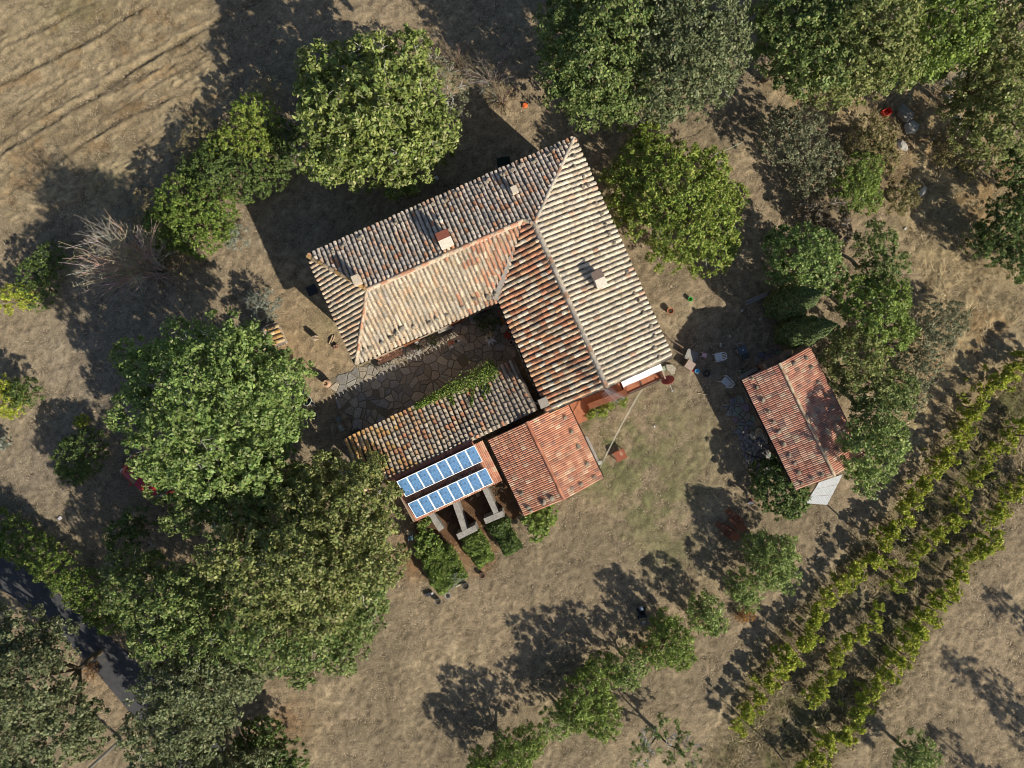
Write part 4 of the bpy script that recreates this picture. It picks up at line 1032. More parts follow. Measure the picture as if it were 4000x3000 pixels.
# folded grey sheet and beige cabinet by the house corner
t = at('metal_sheet', 'bent grey metal sheet propped up by the right corner of the farmhouse', 'metal sheet', 2695, 1390, -22)
b = MB(); vs = []
for i in range(7):
    for j in range(2): vs.append((-.42 + i * .14, -.34 + j * .68, .62 - .07 * i + .02 * math.sin(i * 2)))
b.add(vs, [(2 * i, 2 * i + 2, 2 * i + 3, 2 * i + 1) for i in range(6)], (.24, .23, .215)); b.add([(x, y, z - .02) for x, y, z in vs], [(2 * i + 1, 2 * i + 3, 2 * i + 2, 2 * i) for i in range(6)], (.24, .23, .215)); b.build('sheet', M_matte, t)
b = MB(); b.tube([(.36, -.34, .3), (.42, -.3, 0)], .02, (.35, .36, .36)); b.tube([(.36, .34, .3), (.42, .3, 0)], .02, (.35, .36, .36)); b.tube([(-.35, -.3, .8), (-.35, -.3, 0)], .02, (.35, .36, .36)); b.tube([(-.35, .3, .8), (-.35, .3, 0)], .02, (.35, .36, .36)); b.build('support', M_metal, t)
t = at('cabinet', 'low cabinet with a pinkish beige top by the right corner of the farmhouse', 'cabinet', 2688, 1428, -33)
b = MB(); b.box((0, 0, .25), (.52, .50, .5), (.36, .27, .21)); b.build('body', M_wood, t)
b = MB(); b.box((0, 0, .52), (.56, .54, .035), (.42, .32, .27)); b.build('top', M_matte, t)
b = MB(); b.box((.265, 0, .25), (.02, .42, .4), (.40, .30, .23)); dr = b.build('door', M_wood, t); b = MB(); b.box((.285, .15, .3), (.02, .03, .1), (.1, .1, .1)); b.build('handle', M_metal, dr)
t = at('shadow_rails', 'two dark rails standing in for shadow and wall from the farmhouse corner to the cabinet', 'fence', 2640, 1360)  # dark rails and posts stand in for a shadow and a wall
b = MB(); a_, c_ = S(2596, 1312, .9) - t.location, S(2668, 1357, .9) - t.location; d_, e_ = S(2600, 1345, .5) - t.location, S(2690, 1402, .5) - t.location
b.bar(a_, c_, .07, .07, (.20, .14, .10)); b.bar(d_, e_, .06, .06, (.24, .18, .13)); b.build('rail', M_wood, t)
for p in (a_, c_): b = MB(); b.box((p.x, p.y, .45), (.08, .08, .95), (.20, .14, .10)); b.build('post', M_wood, t)
for p in (d_, e_): b = MB(); b.box((p.x, p.y, .25), (.08, .08, .55), (.20, .14, .10)); b.build('post', M_wood, t)
# masonry oven at the head of the shed
t = at('masonry_oven', 'brown masonry oven with an arched mouth against the head of the shed', 'oven', 2998, 1425, 26)
b = MB(); b.box((0, 0, .55), (1.35, .62, 1.1), (.30, .21, .16)); b.box((0, .0, 1.13), (1.45, .7, .07), (.34, .25, .20)); b.box((-.62, .1, 1.3), (.12, .45, .35), (.42, .34, .27)); b.box((.62, .1, 1.3), (.12, .45, .35), (.42, .34, .27)); b.build('body', M_stone, t)
b = MB(); b.lathe([(.26, 0), (.25, .12), (.18, .22), (0, .26)], (.08, -.02, 1.165), (.24, .17, .13), n=14); b.build('dome', M_stone, t)
b = MB(); b.lathe([(.17, 0), (.12, .1), (0, .13)], (.08, -.2, 1.165), (.03, .025, .02), n=12); b.build('mouth', M_matte, t)
b = MB(); a_, c_ = S(3060, 1400, 1.1), S(3088, 1372, 1.1); b.bar((a_.x, a_.y, .6), (c_.x, c_.y, .6), .2, 1.2, (.38, .33, .27)); tag(b.build('stone_pier', M_stone), 'short pale stone pier between the oven and the cypress', 'pier')
b = MB(); a_, c_ = S(2890, 1476, .5), S(2960, 1440, .5); b.bar((a_.x, a_.y, .25), (c_.x, c_.y, .25), .22, .5, (.30, .27, .24)); tag(b.build('low_wall', M_stone), 'low dark stone wall at the upper left corner of the shed', 'wall')
t = at('hose_reel', 'green hose reel cart by the upper left corner of the shed', 'hose reel', 2894, 1456, 20)
b = MB(); b.tube([(.2 * math.cos(a * .4), .0 + (a % 16) * .016 - .12, .3 + .2 * math.sin(a * .4)) for a in range(80)], .016, (.10, .22, .17), n=5); b.build('hose', M_paint, t)
b = MB(); b.tube([(-.25, -.18, 0), (0, -.18, .35), (-.3, -.18, .8), (-.3, .18, .8), (0, .18, .35), (-.25, .18, 0)], .016, (.45, .48, .46)); b.build('frame', M_metal, t)
for sg in (-1, 1): b = MB(); b.tube([(.12 + .11 * math.cos(a * .785), sg * .2, .12 + .11 * math.sin(a * .785)) for a in range(8)], .02, (.04, .04, .04), closed=True, n=5); b.build('wheel', M_matte, t)
# rubble heap and tarpaulin left of the shed
b = MB(); rng = random.Random(44)
for i in range(230):
    a = rng.random() * 6.28; r_ = math.sqrt(rng.random()); x = 2952 + 55 * r_ * math.cos(a) + 25 * r_ * math.sin(a); y = 1765 + 80 * r_ * math.sin(a); k = rng.uniform(.05, .13); p = S(x, y); g = rng.uniform(.7, 1.25)
    b.rock((p.x, p.y, .28 * (1 - r_ ** 2) + .04), (k * 1.3, k, k * .8), rng, (.27 * g, .26 * g, .255 * g))
tag(b.build('rubble_heap', M_stone), 'heap of loose grey stones in the shade left of the shed', 'rubble', kind='stuff')
b = MB(); vs = []; nx_, ny_ = 12, 9; rng = random.Random(5)
for i in range(nx_):
    for j in range(ny_):
        p = S(2922 + i * 6.5, 1668 + j * 4.5 + i * 2.2 + 12 * math.sin(i * .7)); vs.append((p.x, p.y, .42 + rng.uniform(-.08, .10) - .05 * abs(j - 4) - .03 * i * .5))
b.add(vs, [(i * ny_ + j, i * ny_ + j + 1, (i + 1) * ny_ + j + 1, (i + 1) * ny_ + j) for i in range(nx_ - 1) for j in range(ny_ - 1)], (.56, .50, .38)); tag(b.build('tarpaulin', M_matte), 'crumpled pale canvas sheet lying by the left wall of the shed', 'canvas')
# concrete bench, red table lid, planters, junk by the hedges
t = at('stone_bench', 'long pale stone bench along the right side of the red annex', 'bench', 2304, 1752, -64)
b = MB(); b.box((0, 0, .42), (1.75, .36, .12), (.44, .41, .36)); b.build('slab', M_conc, t)
for sx in (-1, 1): b = MB(); b.box((sx * .68, 0, .18), (.18, .32, .37), (.40, .38, .34)); b.build('leg', M_conc, t)
b = MB(); p = S(2341, 1806); b.rock((p.x, p.y, .08), (.17, .15, .1), random.Random(3), (.48, .47, .44)); tag(b.build('loose_stone', M_stone), 'rounded grey stone at the foot of the stone bench', 'stone')
t = at('garden_table', 'square rust red table with a pale patch on the lawn', 'table', 2419, 1776, 26)
b = MB(); b.box((0, 0, .42), (.72, .66, .05), (.30, .105, .06)); tt = b.build('tabletop', M_matte, t)
b = MB(); b.lathe([(.13, 0), (.12, .002), (0, .003)], (.1, .08, .446), (.42, .24, .17), n=18, sx=.75, sy=1.2); b.build('stain', M_matte, tt)
for sx in (-1, 1):
    for sy in (-1, 1): b = MB(); b.box((sx * .30, sy * .27, .2), (.06, .06, .4), (.22, .08, .05)); b.build('leg', M_wood, t)
for (x, y, r_, h_, c_, nm) in ((1713, 2344, .17, .3, (.10, .10, .105), 'dark grey bucket pot at the lower tip of the big clipped hedge'), (1750, 2322, .19, .26, (.34, .34, .33), 'pale grey round pot right of the dark one below the big hedge'), (1820, 2284, .19, .34, (.08, .08, .085), 'black pot at the right corner of the big clipped hedge'), (1884, 2243, .17, .32, (.17, .09, .065), 'brown pot at the lower corner of the second hedge')):
    pot('flower_pot', nm, x, y, r_, h_, c_, m=M_matte)
t = at('garden_junk', 'dark broken metal frame lying left of the big clipped hedge', 'scrap', 1675, 2320, 20)
b = MB(); b.tube([(-.25, -.12, .05), (-.2, .14, .25), (.2, .16, .28), (.26, -.1, .06)], .02, (.06, .06, .065)); b.box((0, 0, .14), (.34, .2, .1), (.10, .10, .11)); b.build('frame', M_metal, t)
b = MB(); b.rock((.22, .02, .12), (.09, .12, .1), random.Random(1), (.5, .5, .5)); b.build('pale_fitting', M_matte, t)
b = MB(); b.bar(S(1782, 2292, .05), S(1808, 2278, .05), .1, .08, (.52, .45, .32)); tag(b.build('plank', M_wood), 'short pale plank between the pots below the big hedge', 'plank')
t = at('garden_chair', 'pale blue folding chair frame in the shade left of the hedges', 'chair', 1606, 2092, 2)
b = MB(); b.tube([(-.12, -.24, .4), (.12, -.24, .4), (.12, .22, .42), (-.12, .22, .42)], .016, (.16, .30, .36), closed=True); 
for j in range(3): b.bar((-.11, -.18 + j * .1, .41), (.11, -.18 + j * .1, .41), .05, .012, (.14, .26, .32))
b.build('seat', M_paint, t)
b = MB(); b.tube([(-.13, .2, .42), (-.13, .42, .85), (.13, .42, .85), (.13, .2, .42)], .016, (.16, .30, .36)); b.build('backrest', M_paint, t)
for sx in (-1, 1): b = MB(); b.tube([(sx * .13, -.24, 0), (sx * .13, .2, .42)], .014, (.16, .30, .36)); b.tube([(sx * .13, .26, 0), (sx * .13, -.2, .4)], .014, (.16, .30, .36)); b.build('leg', M_paint, t)
# reclining wooden chairs in the shade of the small tree
def recliner(t):
    Wd = (.21, .075, .045)
    b = MB()
    for i in range(5): b.box((0 + .02, -.22 + i * .11, .36), (.52, .07, .025), Wd)
    for x in (-.24, .0, .27): b.box((x, 0, .335), (.04, .56, .03), Wd)
    b.build('seat', M_wood, t)
    b = MB()
    for i in range(5): b.bar((-.25, -.17 + i * .085, .37), (-.80, -.15 + i * .075, .20), .04, .02, Wd)
    b.bar((-.80, -.2, .2), (-.80, .2, .2), .05, .03, Wd); b.bar((-.55, -.2, .27), (-.55, .2, .27), .04, .03, Wd); b.build('leg_rest', M_wood, t)
    b = MB()
    for i in range(6): b.bar((.28, -.235 + i * .094, .38), (.72, -.20 + i * .08, .80), .085, .025, (.24, .10, .055))
    b.build('backrest', M_wood, t)
    for sg in (-1, 1):
        b = MB(); b.bar((-.22, sg * .31, .55), (.44, sg * .30, .58), .06, .025, Wd); b.build('armrest', M_wood, t)
        b = MB(); b.bar((-.35, sg * .28, 0), (.05, sg * .28, .56), .04, .03, Wd); b.build('leg', M_wood, t)
        b = MB(); b.bar((.45, sg * .28, 0), (-.1, sg * .28, .56), .04, .03, Wd); b.build('leg', M_wood, t)
t = at('reclining_chair', 'left of two brown wooden reclining chairs under the small tree', 'recliner', 2835, 2070, -36, 'wooden reclining chairs'); recliner(t)
t = at('reclining_chair', 'right of two brown wooden reclining chairs, touching the other one', 'recliner', 2866, 2027, -54, 'wooden reclining chairs'); recliner(t)
t = at('garden_machine', 'dark lawn mower with a pale blue hood in the tree shade on the lawn', 'lawn mower', 2505, 2392, -82)
b = MB(); b.box((-.02, 0, .24), (.52, .42, .22), (.03, .035, .05)); b.build('deck', M_paint, t)
b = MB(); b.box((-.36, 0, .38), (.26, .24, .20), (.32, .40, .50), taper=.75); b.build('hood', M_paint, t)
b = MB(); b.box((-.1, 0, .45), (.26, .30, .22), (.015, .015, .015), taper=.8); b.build('seat', M_matte, t)
b = MB(); b.tube([(.22, -.2, .3), (.5, -.26, .8), (.55, 0, .85), (.5, .26, .8), (.22, .2, .3)], .02, (.10, .12, .22)); b.box((.46, 0, .55), (.1, .2, .2), (.5, .5, .52)); b.build('handle', M_paint, t)
for sx in (-.26, .26):
    for sg in (-1, 1): b = MB(); b.tube([(sx + .1 * math.cos(a * .785), sg * .25, .12 + .1 * math.sin(a * .785)) for a in range(8)], .03, (.02, .02, .02), closed=True, n=6); b.build('wheel', M_matte, t)
pot('flower_pot', 'black pot with an orange rim beside the leafy tree on the lawn', 2517, 2532, .24, .34, (.30, .11, .05))
# odd bits
t = at('plastic_crate', 'bright red plastic crate on the dry bank upper right', 'crate', 3457, 443, 27)
for (x, y, dx, dy) in ((0, .19, .56, .03), (0, -.19, .56, .03), (.265, 0, .03, .35), (-.265, 0, .03, .35)):
    b = MB(); b.box((x, y, .26), (dx, dy, .16), (.62, .05, .03)); b.box((x, y, .08), (dx, dy, .12), (.55, .045, .028))
    b.build('side_panel', M_paint, t)
b = MB(); b.box((0, 0, .02), (.54, .36, .03), (.35, .03, .02)); b.build('base', M_paint, t)
for (sx, sy, d, nm, g) in ((3530, 450, (.55, .75, .45), 'large dark boulder beside the red crate', .22), (3552, 500, (.5, .5, .4), 'pale boulder below the dark one on the bank', .42), (3525, 570, (.4, .25, .2), 'flat pale rock among the straw on the bank', .42), (3600, 752, (.35, .22, .2), 'white limestone rock in the dry grass right of the bank bushes', .58), (3730, 480, (.3, .5, .35), 'pale upright rock on the right edge of the bank', .46), (3705, 390, (.3, .3, .3), 'small grey rock near the top of the bank', .4), (3120, 350, (.4, .3, .3), 'dark rock at the edge of the bank under the oak', .16)):
    b = MB(); p = S(sx, sy); b.rock((0, 0, d[2] * .4), d, random.Random(sx), (g, g * .96, g * .88), jag=.3); o = b.build('boulder', M_stone); o.location = p; tag(o, nm, 'rock')
b = MB(); p = S(2051, 414); b.rock((p.x, p.y, .1), (.17, .16, .1), random.Random(3), (.72, .16, .05), jag=.4); tag(b.build('plastic_bag', M_matte), 'orange plastic bag at the foot of the bare shrub', 'bag')
t = at('plastic_bag', 'red and white plastic bag left of the round dark bush', 'bag', 2932, 1963)
b = MB(); b.rock((0, 0, .08), (.17, .09, .08), random.Random(3), (.78, .72, .70), jag=.4); b.build('pouch', M_matte, t); b = MB(); b.rock((.03, .1, .07), (.15, .05, .07), random.Random(5), (.6, .08, .06), jag=.4); b.build('red_print', M_matte, t)
for (sx, sy, nm, dx, dy, c) in ((3193, 2178, 'pale plastic bottle on the dry track', .2, .08, (.72, .66, .56)), (3536, 893, 'white plastic scrap among straw on the bank', .2, .1, (.75, .74, .7)), (1706, 696, 'small pale tile on the shaded ground behind the farmhouse', .2, .26, (.60, .62, .64)), (236, 2024, 'white scrap of paper at the top of the roadside hedge', .26, .2, (.72, .70, .72)), (2556, 1666, 'white scrap on the lawn below the terrace', .08, .12, (.8, .8, .8))):
    b = MB(); p = S(sx, sy); b.box((p.x, p.y, .05), (dx, dy, .06), c, rz=R(38)); b.box((p.x, p.y, .085), (dx * .6, dy * .6, .02), c, rz=R(20)); tag(b.build('litter_scrap', M_matte), nm, 'litter')
t = at('cellar_hatch', 'dark square cellar hatch on the ground left of the farmhouse', 'hatch', 1219, 1134, 24)
b = MB(); b.box((0, 0, .04), (.62, .62, .1), (.03, .03, .033)); b.build('lid', M_paint, t); b = MB(); b.tube([(-.1, .2, .09), (-.1, .2, .14), (.1, .2, .14), (.1, .2, .09)], .012, (.1, .1, .1)); b.build('handle', M_metal, t)
t = at('ground_sheet', 'dark green sheet lying against the rear wall of the farmhouse', 'sheet', 1968, 640, 8)
b = MB(); b.box((0, 0, .25), (.85, .7, .04), (.012, .03, .022), M=Matrix.Rotation(R(25), 3, 'X')); b.build('lid', M_paint, t); b = MB(); b.box((0, -.2, .1), (.5, .1, .2), (.2, .15, .1)); b.build('prop', M_wood, t)
# satellite dish
t = thing('satellite_dish', 'red satellite dish at the right end of the red terrace', 'satellite dish', LP(6.9, 1.55, TZ))
b = MB(); Mx = Matrix.Translation((0, 0, .75)) @ Matrix.Rotation(R(52), 4, Vector((-VH.y, VH.x, 0)) * -1)
b.lathe([(0, 0), (.15, .02), (.30, .07), (.40, .13), (.40, .145), (.28, .085), (.13, .035), (0, .015)], col=(.55, .12, .10), n=20); b.xform(Mx); b.build('dish', M_paint, t)
b = MB(); b.tube([(0, 0, .75), (VH.x * .25, VH.y * .25, .85), (VH.x * .62, VH.y * .62, .75)], .012, (.5, .5, .5)); b.box((VH.x * .62, VH.y * .62, .75), (.09, .09, .12), (.75, .75, .75)); b.build('feed_arm', M_metal, t)
b = MB(); b.tube([-UH * .1 - VH * .22 + Vector((0, 0, .5)), Vector((0, 0, .75))], .02, (.4, .4, .4)); b.build('bracket', M_metal, t)
# television aerial on the ridge end
ap = ray(2360, 1510, PL_E); top = S(2365, 1522, 8.0)
t = thing('tv_aerial', 'metal television aerial on a mast at the gable end of the farmhouse', 'aerial', (top.x, top.y, 5.9))
b = MB(); b.tube([(0, 0, 0), (0, 0, 2.15)], .02, (.42, .42, .42)); b.build('mast', M_metal, t)
for (ang, L, n_, z, w0) in ((-25, 1.15, 11, 2.05, .22), (-44, 1.05, 7, 1.75, .36)):
    d = Vector((math.cos(R(ang)), math.sin(R(ang)), 0)); w_ = Vector((-d.y, d.x, 0)); b = MB(); b.tube([d * -.12 + Vector((0, 0, z)), d * L + Vector((0, 0, z))], .016, (.62, .62, .64))
    for i in range(n_): c_ = d * (L * (i + .6) / n_) + Vector((0, 0, z + .015)); q = w0 * (1 - .35 * i / n_); b.tube([c_ - w_ * q, c_ + w_ * q], .008, (.62, .62, .64), n=5)
    b.build('aerial_array', M_metal, t)
# cables and lines
def cable(name, label, pts, r=.01, col=(.5, .48, .44)):
    b = MB(); b.tube(pts, r, col, n=5); return tag(b.build(name, M_matte), label, 'cable')
for k, off in enumerate((0, 5)):
    a_, c_ = S(2505 + off, 1522, 3.1), S(2340 + off, 1834 - off, 2.6)
    pts = [a_.lerp(c_, i / 8) - Vector((0, 0, .5 * (1 - ((i - 4) / 4) ** 2))) for i in range(9)]
    cable('clothes_line', ('left' if k == 0 else 'right') + ' strand of the clothes line from terrace to annex corner', pts, .012, (.66, .64, .52))
cable('roof_cable', 'pale cable crossing the mossy outbuilding roof to the corner chimney', [ray(1867, 1472, PL_O) + Vector((0, 0, .2)), S(1990, 1528, 3.6), S(2112, 1582, 5.9)], .014)
cable('roof_cable', 'thin dark cable lying across the right slope of the farmhouse', [ray(x, y, PL_E) + Vector((0, 0, .16)) for x, y in ((2432, 1042), (2425, 1180), (2405, 1270), (2372, 1370), (2330, 1480), (2306, 1510))], .008, (.25, .22, .2))
a_, c_ = S(2778, 609, 1.6), S(2898, 557, 1.6); cable('garden_line', 'thin pale green line stretched above the yellow leafed tree', [a_, (a_ + c_) / 2 - Vector((0, 0, .15)), c_], .012, (.45, .55, .42))
# pole bottom left
p = S(475, 2886); t = thing('utility_pole', 'grey metal utility pole rising at the lower left edge', 'pole', p)
b = MB(); b.tube([(0, 0, -.2), (0, 0, 6.5)], [.10, .07], (.42, .44, .44), n=10); b.build('shaft', M_metal, t)
b = MB(); b.box((0, 0, 6.2), (.9, .08, .08), (.35, .36, .36)); b.build('crossarm', M_metal, t)
# red car under the big trees
t = at('parked_car', 'red hatchback half hidden under the big tree on the left', 'car', 600, 1862, 146)
def carbody():
    b = MB()
    # lengthwise sections: x, half width, z bottom, z shoulder, bonnet/boot height
    st = [(-1.86, .60, .35, .55, .62), (-1.78, .74, .25, .68, .86), (-1.45, .80, .2, .80, .98), (-.8, .82, .2, .86, 1.0), (0, .82, .2, .86, .99), (.75, .82, .2, .84, .95), (1.25, .79, .2, .78, .88), (1.65, .72, .24, .66, .76), (1.84, .54, .34, .54, .58)]
    vs = []; m = 8
    for (x, hw, zb, zs, zt) in st:
        for (y, z) in ((-hw * .9, zb), (-hw, zs * .7), (-hw * .98, zs), (-hw * .82, zt), (hw * .82, zt), (hw * .98, zs), (hw, zs * .7), (hw * .9, zb)): vs.append((x, y, z))
    fs = []
    for i in range(len(st) - 1):
        for k in range(m): fs.append((i * m + k, i * m + (k + 1) % m, (i + 1) * m + (k + 1) % m, (i + 1) * m + k))
    fs += [tuple(range(m - 1, -1, -1)), tuple((len(st) - 1) * m + k for k in range(m))]
    b.add(vs, fs, (.5, .02, .02)); return b
carbody().build('body', M_car, t, smooth=True)
def cab(sec, col):
    b = MB(); vs = []
    for (x, hw, z) in sec: vs += [(x, -hw, z), (x, hw, z)]
    b.add(vs, [(2 * i, 2 * i + 1, 2 * i + 3, 2 * i + 2) for i in range(len(sec) - 1)], col); return b
b = MB()
rs = [(-1.25, .54, 1.38), (-.9, .58, 1.44), (-.2, .60, 1.46), (.25, .57, 1.42)]; vs = []
for (x, hw, z) in rs: vs += [(x, -hw, z), (x, -hw * .6, z + .03), (x, hw * .6, z + .03), (x, hw, z)]
b.add(vs, [(4 * i + k, 4 * i + k + 1, 4 * i + k + 5, 4 * i + k + 4) for i in range(3) for k in range(3)], (.5, .02, .02)); b.build('roof_panel', M_car, t)
cab([(.25, .57, 1.42), (.85, .66, .955)], (.02, .025, .03)).build('windscreen', M_glass, t)
cab([(-1.62, .62, .98), (-1.25, .54, 1.38)], (.02, .025, .03)).build('rear_window', M_glass, t)
for sg in (-1, 1):
    b = MB(); b.add([(.85, sg * .67, .93), (.25, sg * .572, 1.42), (-.2, sg * .602, 1.46), (-.9, sg * .582, 1.44), (-1.25, sg * .545, 1.38), (-1.62, sg * .64, .96)], [(0, 1, 2, 3, 4, 5)], (.02, .02, .025)); b.build('side_window', M_glass, t)
    b = MB(); b.box((.62, sg * .88, .98), (.12, .14, .1), (.45, .02, .02)); b.build('mirror', M_car, t)
    b = MB(); b.box((1.66, sg * .52, .70), (.14, .26, .10), (.75, .75, .75)); b.build('headlight', M_paint, t)
    for x in (-1.15, 1.15):
        b = MB(); b.tube([(x + .22 * math.cos(a * .5236), sg * .76, .30 + .22 * math.sin(a * .5236)) for a in range(12)], .075, (.02, .02, .02), closed=True, n=6); wh = b.build('wheel', M_matte, t)
        b = MB(); b.tube([(x, sg * .72, .3), (x, sg * .80, .3)], .18, (.45, .45, .46), n=14); b.build('rim', M_metal, wh)
# ------------------------------------------------------------------ vegetation
PALS = {   # leaf colours (linear), weights
    'fig': (((.165, .205, .052), 4), ((.22, .25, .075), 3), ((.11, .155, .042), 3), ((.29, .29, .13), 1.5)),
    'lime': (((.15, .205, .055), 4), ((.19, .24, .08), 2), ((.10, .16, .045), 3), ((.26, .28, .13), 1)),
    'oak': (((.12, .16, .048), 4), ((.16, .19, .062), 3), ((.085, .13, .038), 3), ((.19, .19, .08), 1)),
    'oakgrey': (((.125, .145, .068), 4), ((.16, .165, .085), 3), ((.09, .115, .052), 3)),
    'oakwarm': (((.165, .185, .058), 4), ((.20, .205, .075), 3), ((.115, .15, .045), 3), ((.23, .21, .10), 1)),
    'bright': (((.15, .205, .042), 4), ((.20, .245, .06), 3), ((.10, .15, .036), 3)),
    'yellow': (((.165, .22, .036), 4), ((.225, .25, .055), 3), ((.105, .165, .032), 3), ((.28, .26, .09), 1)),
    'vine': (((.27, .31, .038), 4), ((.34, .35, .05), 3), ((.18, .235, .035), 3), ((.32, .27, .07), 1)),
    'greyolive': (((.15, .155, .09), 4), ((.19, .185, .115), 3), ((.10, .115, .065), 3)),
    'dark': (((.085, .125, .034), 4), ((.13, .17, .045), 2), ((.055, .085, .028), 3)),
    'ivy': (((.105, .16, .030), 4), ((.15, .20, .04), 3), ((.07, .115, .025), 3), ((.22, .22, .07), 1)),
    'hedge': (((.14, .20, .04), 4), ((.19, .24, .06), 3), ((.075, .12, .028), 3), ((.20, .21, .09), 1)),
    'silver': (((.20, .22, .18), 4), ((.27, .28, .23), 2), ((.13, .15, .115), 3)),
    'tan': (((.24, .19, .10), 4), ((.30, .24, .13), 3), ((.17, .15, .07), 3)),
    'rust': (((.26, .13, .04), 4), ((.32, .19, .07), 3), ((.18, .10, .04), 2)),
    'olivebrown': (((.16, .14, .06), 4), ((.20, .165, .07), 3), ((.11, .11, .045), 3)),
    'cypress': (((.10, .14, .048), 4), ((.15, .18, .065), 2), ((.055, .08, .034), 3)),
    'willow': (((.17, .225, .062), 4), ((.24, .285, .10), 3), ((.11, .16, .045), 3)),
    'brownbush': (((.13, .10, .075), 4), ((.18, .14, .10), 2), ((.09, .085, .05), 3)),
}
LEAFMUL = 1.6
def leaf_quads(P, Nrm, size, asp, rs, col_base, pal_name, jit=.22):
    """folded rhombic leaves at points P with normals Nrm"""
    n = len(P)
    Nrm = Nrm / (np.linalg.norm(Nrm, axis=1, keepdims=True) + 1e-9)
    t = rs.normal(size=(n, 3)); A = np.cross(Nrm, t); A /= (np.linalg.norm(A, axis=1, keepdims=True) + 1e-9); B = np.cross(Nrm, A)
    L = size * rs.uniform(.65, 1.35, n)[:, None]; Wd = L * asp
    fold = Nrm * (L * .12)
    V = np.stack([P - A * L * .5, P - B * Wd * .5 + fold, P + A * L * .5, P + B * Wd * .5 + fold], 1)
    cols = np.array([c for c, w in PALS[pal_name]]); ww = np.array([w for c, w in PALS[pal_name]], float); ww /= ww.sum()
    C = cols[rs.choice(len(cols), n, p=ww)] * col_base * rs.uniform(1 - jit, 1 + jit, n)[:, None] * LEAFMUL
    return V, np.clip(C, .004, .6)
def crown_points(lobes, rs, clump, per, dens, zmin=.15, flat=.85, inner=.3, ragged=.3):
    """clump centres over a set of lobes (centre, radius), then leaves around each clump centre"""
    P = []; O = []; K = []
    Ls = [(np.array(c[:3], float), r) for c, r in lobes]
    for c, r in Ls:
        m = max(6, int(dens * 4 * math.pi * r * r * .75 / (clump * clump)))
        d = rs.normal(size=(m, 3)); d /= np.linalg.norm(d, axis=1, keepdims=True)
        d[:, 2] = np.where(d[:, 2] < -.45, -d[:, 2], d[:, 2])
        rad = np.where(rs.rand(m) < inner, rs.uniform(.25, .75, m), 1 - np.abs(rs.normal(0, .10, m)) + (rs.rand(m) < ragged) * rs.uniform(0, .16, m))
        p = c + d * rad[:, None] * r * np.array([1, 1, flat])
        keep = np.ones(m, bool)
        for c2, r2 in Ls:
            if c2 is c: continue
            q = (p - c2) / (r2 * np.array([1, 1, flat])); keep &= (np.linalg.norm(q, axis=1) > .68) | (rs.rand(m) < .12)
        keep &= p[:, 2] > zmin
        p = p[keep]; d = d[keep]
        if not len(p): continue
        ctone = np.clip(rs.normal(1, .16, len(p)), .6, 1.5)
        crad = clump * rs.uniform(.55, 1.15, len(p))
        off = rs.normal(size=(len(p), per, 3)); off /= np.linalg.norm(off, axis=2, keepdims=True); off *= (rs.rand(len(p), per, 1) ** .5) * crad[:, None, None] * .62
        off[:, :, 2] *= .75
        P.append((p[:, None, :] + off).reshape(-1, 3)); O.append((np.repeat(d[:, None, :], per, 1) * .7 + off / (clump) * .9).reshape(-1, 3)); K.append(np.repeat(ctone, per))
    P = np.concatenate(P); O = np.concatenate(O); K = np.concatenate(K)
    k = P[:, 2] > .03
    return P[k], O[k], K[k]
def limbs(b, base, lobes, rng, r0, col, twigs=6, spread=.9):
    """tapered trunk with limbs running to each lobe and twigs inside the crown"""
    cz = sum(c[2] for c, r in lobes) / len(lobes); mx = sum(c[0] for c, r in lobes) / len(lobes); my = sum(c[1] for c, r in lobes) / len(lobes)
    fork = Vector((base[0] + (mx - base[0]) * .3, base[1] + (my - base[1]) * .3, max(.3, cz * .38)))
    bp = Vector(base)
    b.tube([bp - Vector((0, 0, .2)), bp.lerp(fork, .5) + Vector((rng.uniform(-.1, .1), rng.uniform(-.1, .1), 0)), fork], [r0 * 1.25, r0, r0 * .85], col, n=8)
    for c, r in lobes:
        c = Vector(c); d = c - fork; mid = fork + d * .5 + Vector((rng.uniform(-.15, .15) * r, rng.uniform(-.15, .15) * r, .12 * d.length))
        b.tube([fork, mid, c], [r0 * .55, r0 * .36, r0 * .18], col, n=6)
        for k in range(twigs):
            a = rng.random() * 6.28; e = rng.uniform(-.1, 1.2); v = Vector((math.cos(a) * math.cos(e), math.sin(a) * math.cos(e), math.sin(e) * .85)); s = mid.lerp(c, rng.random())
            q = c + v * r * rng.uniform(.75, 1.02); b.tube([s, s.lerp(q, .5) + Vector((rng.uniform(-.1, .1) * r, rng.uniform(-.1, .1) * r, .1 * r)), q], [r0 * .14, r0 * .09, r0 * .035 + .004], col, n=4)
GREYB = (.34, .31, .27); BROWNB = (.16, .125, .09)
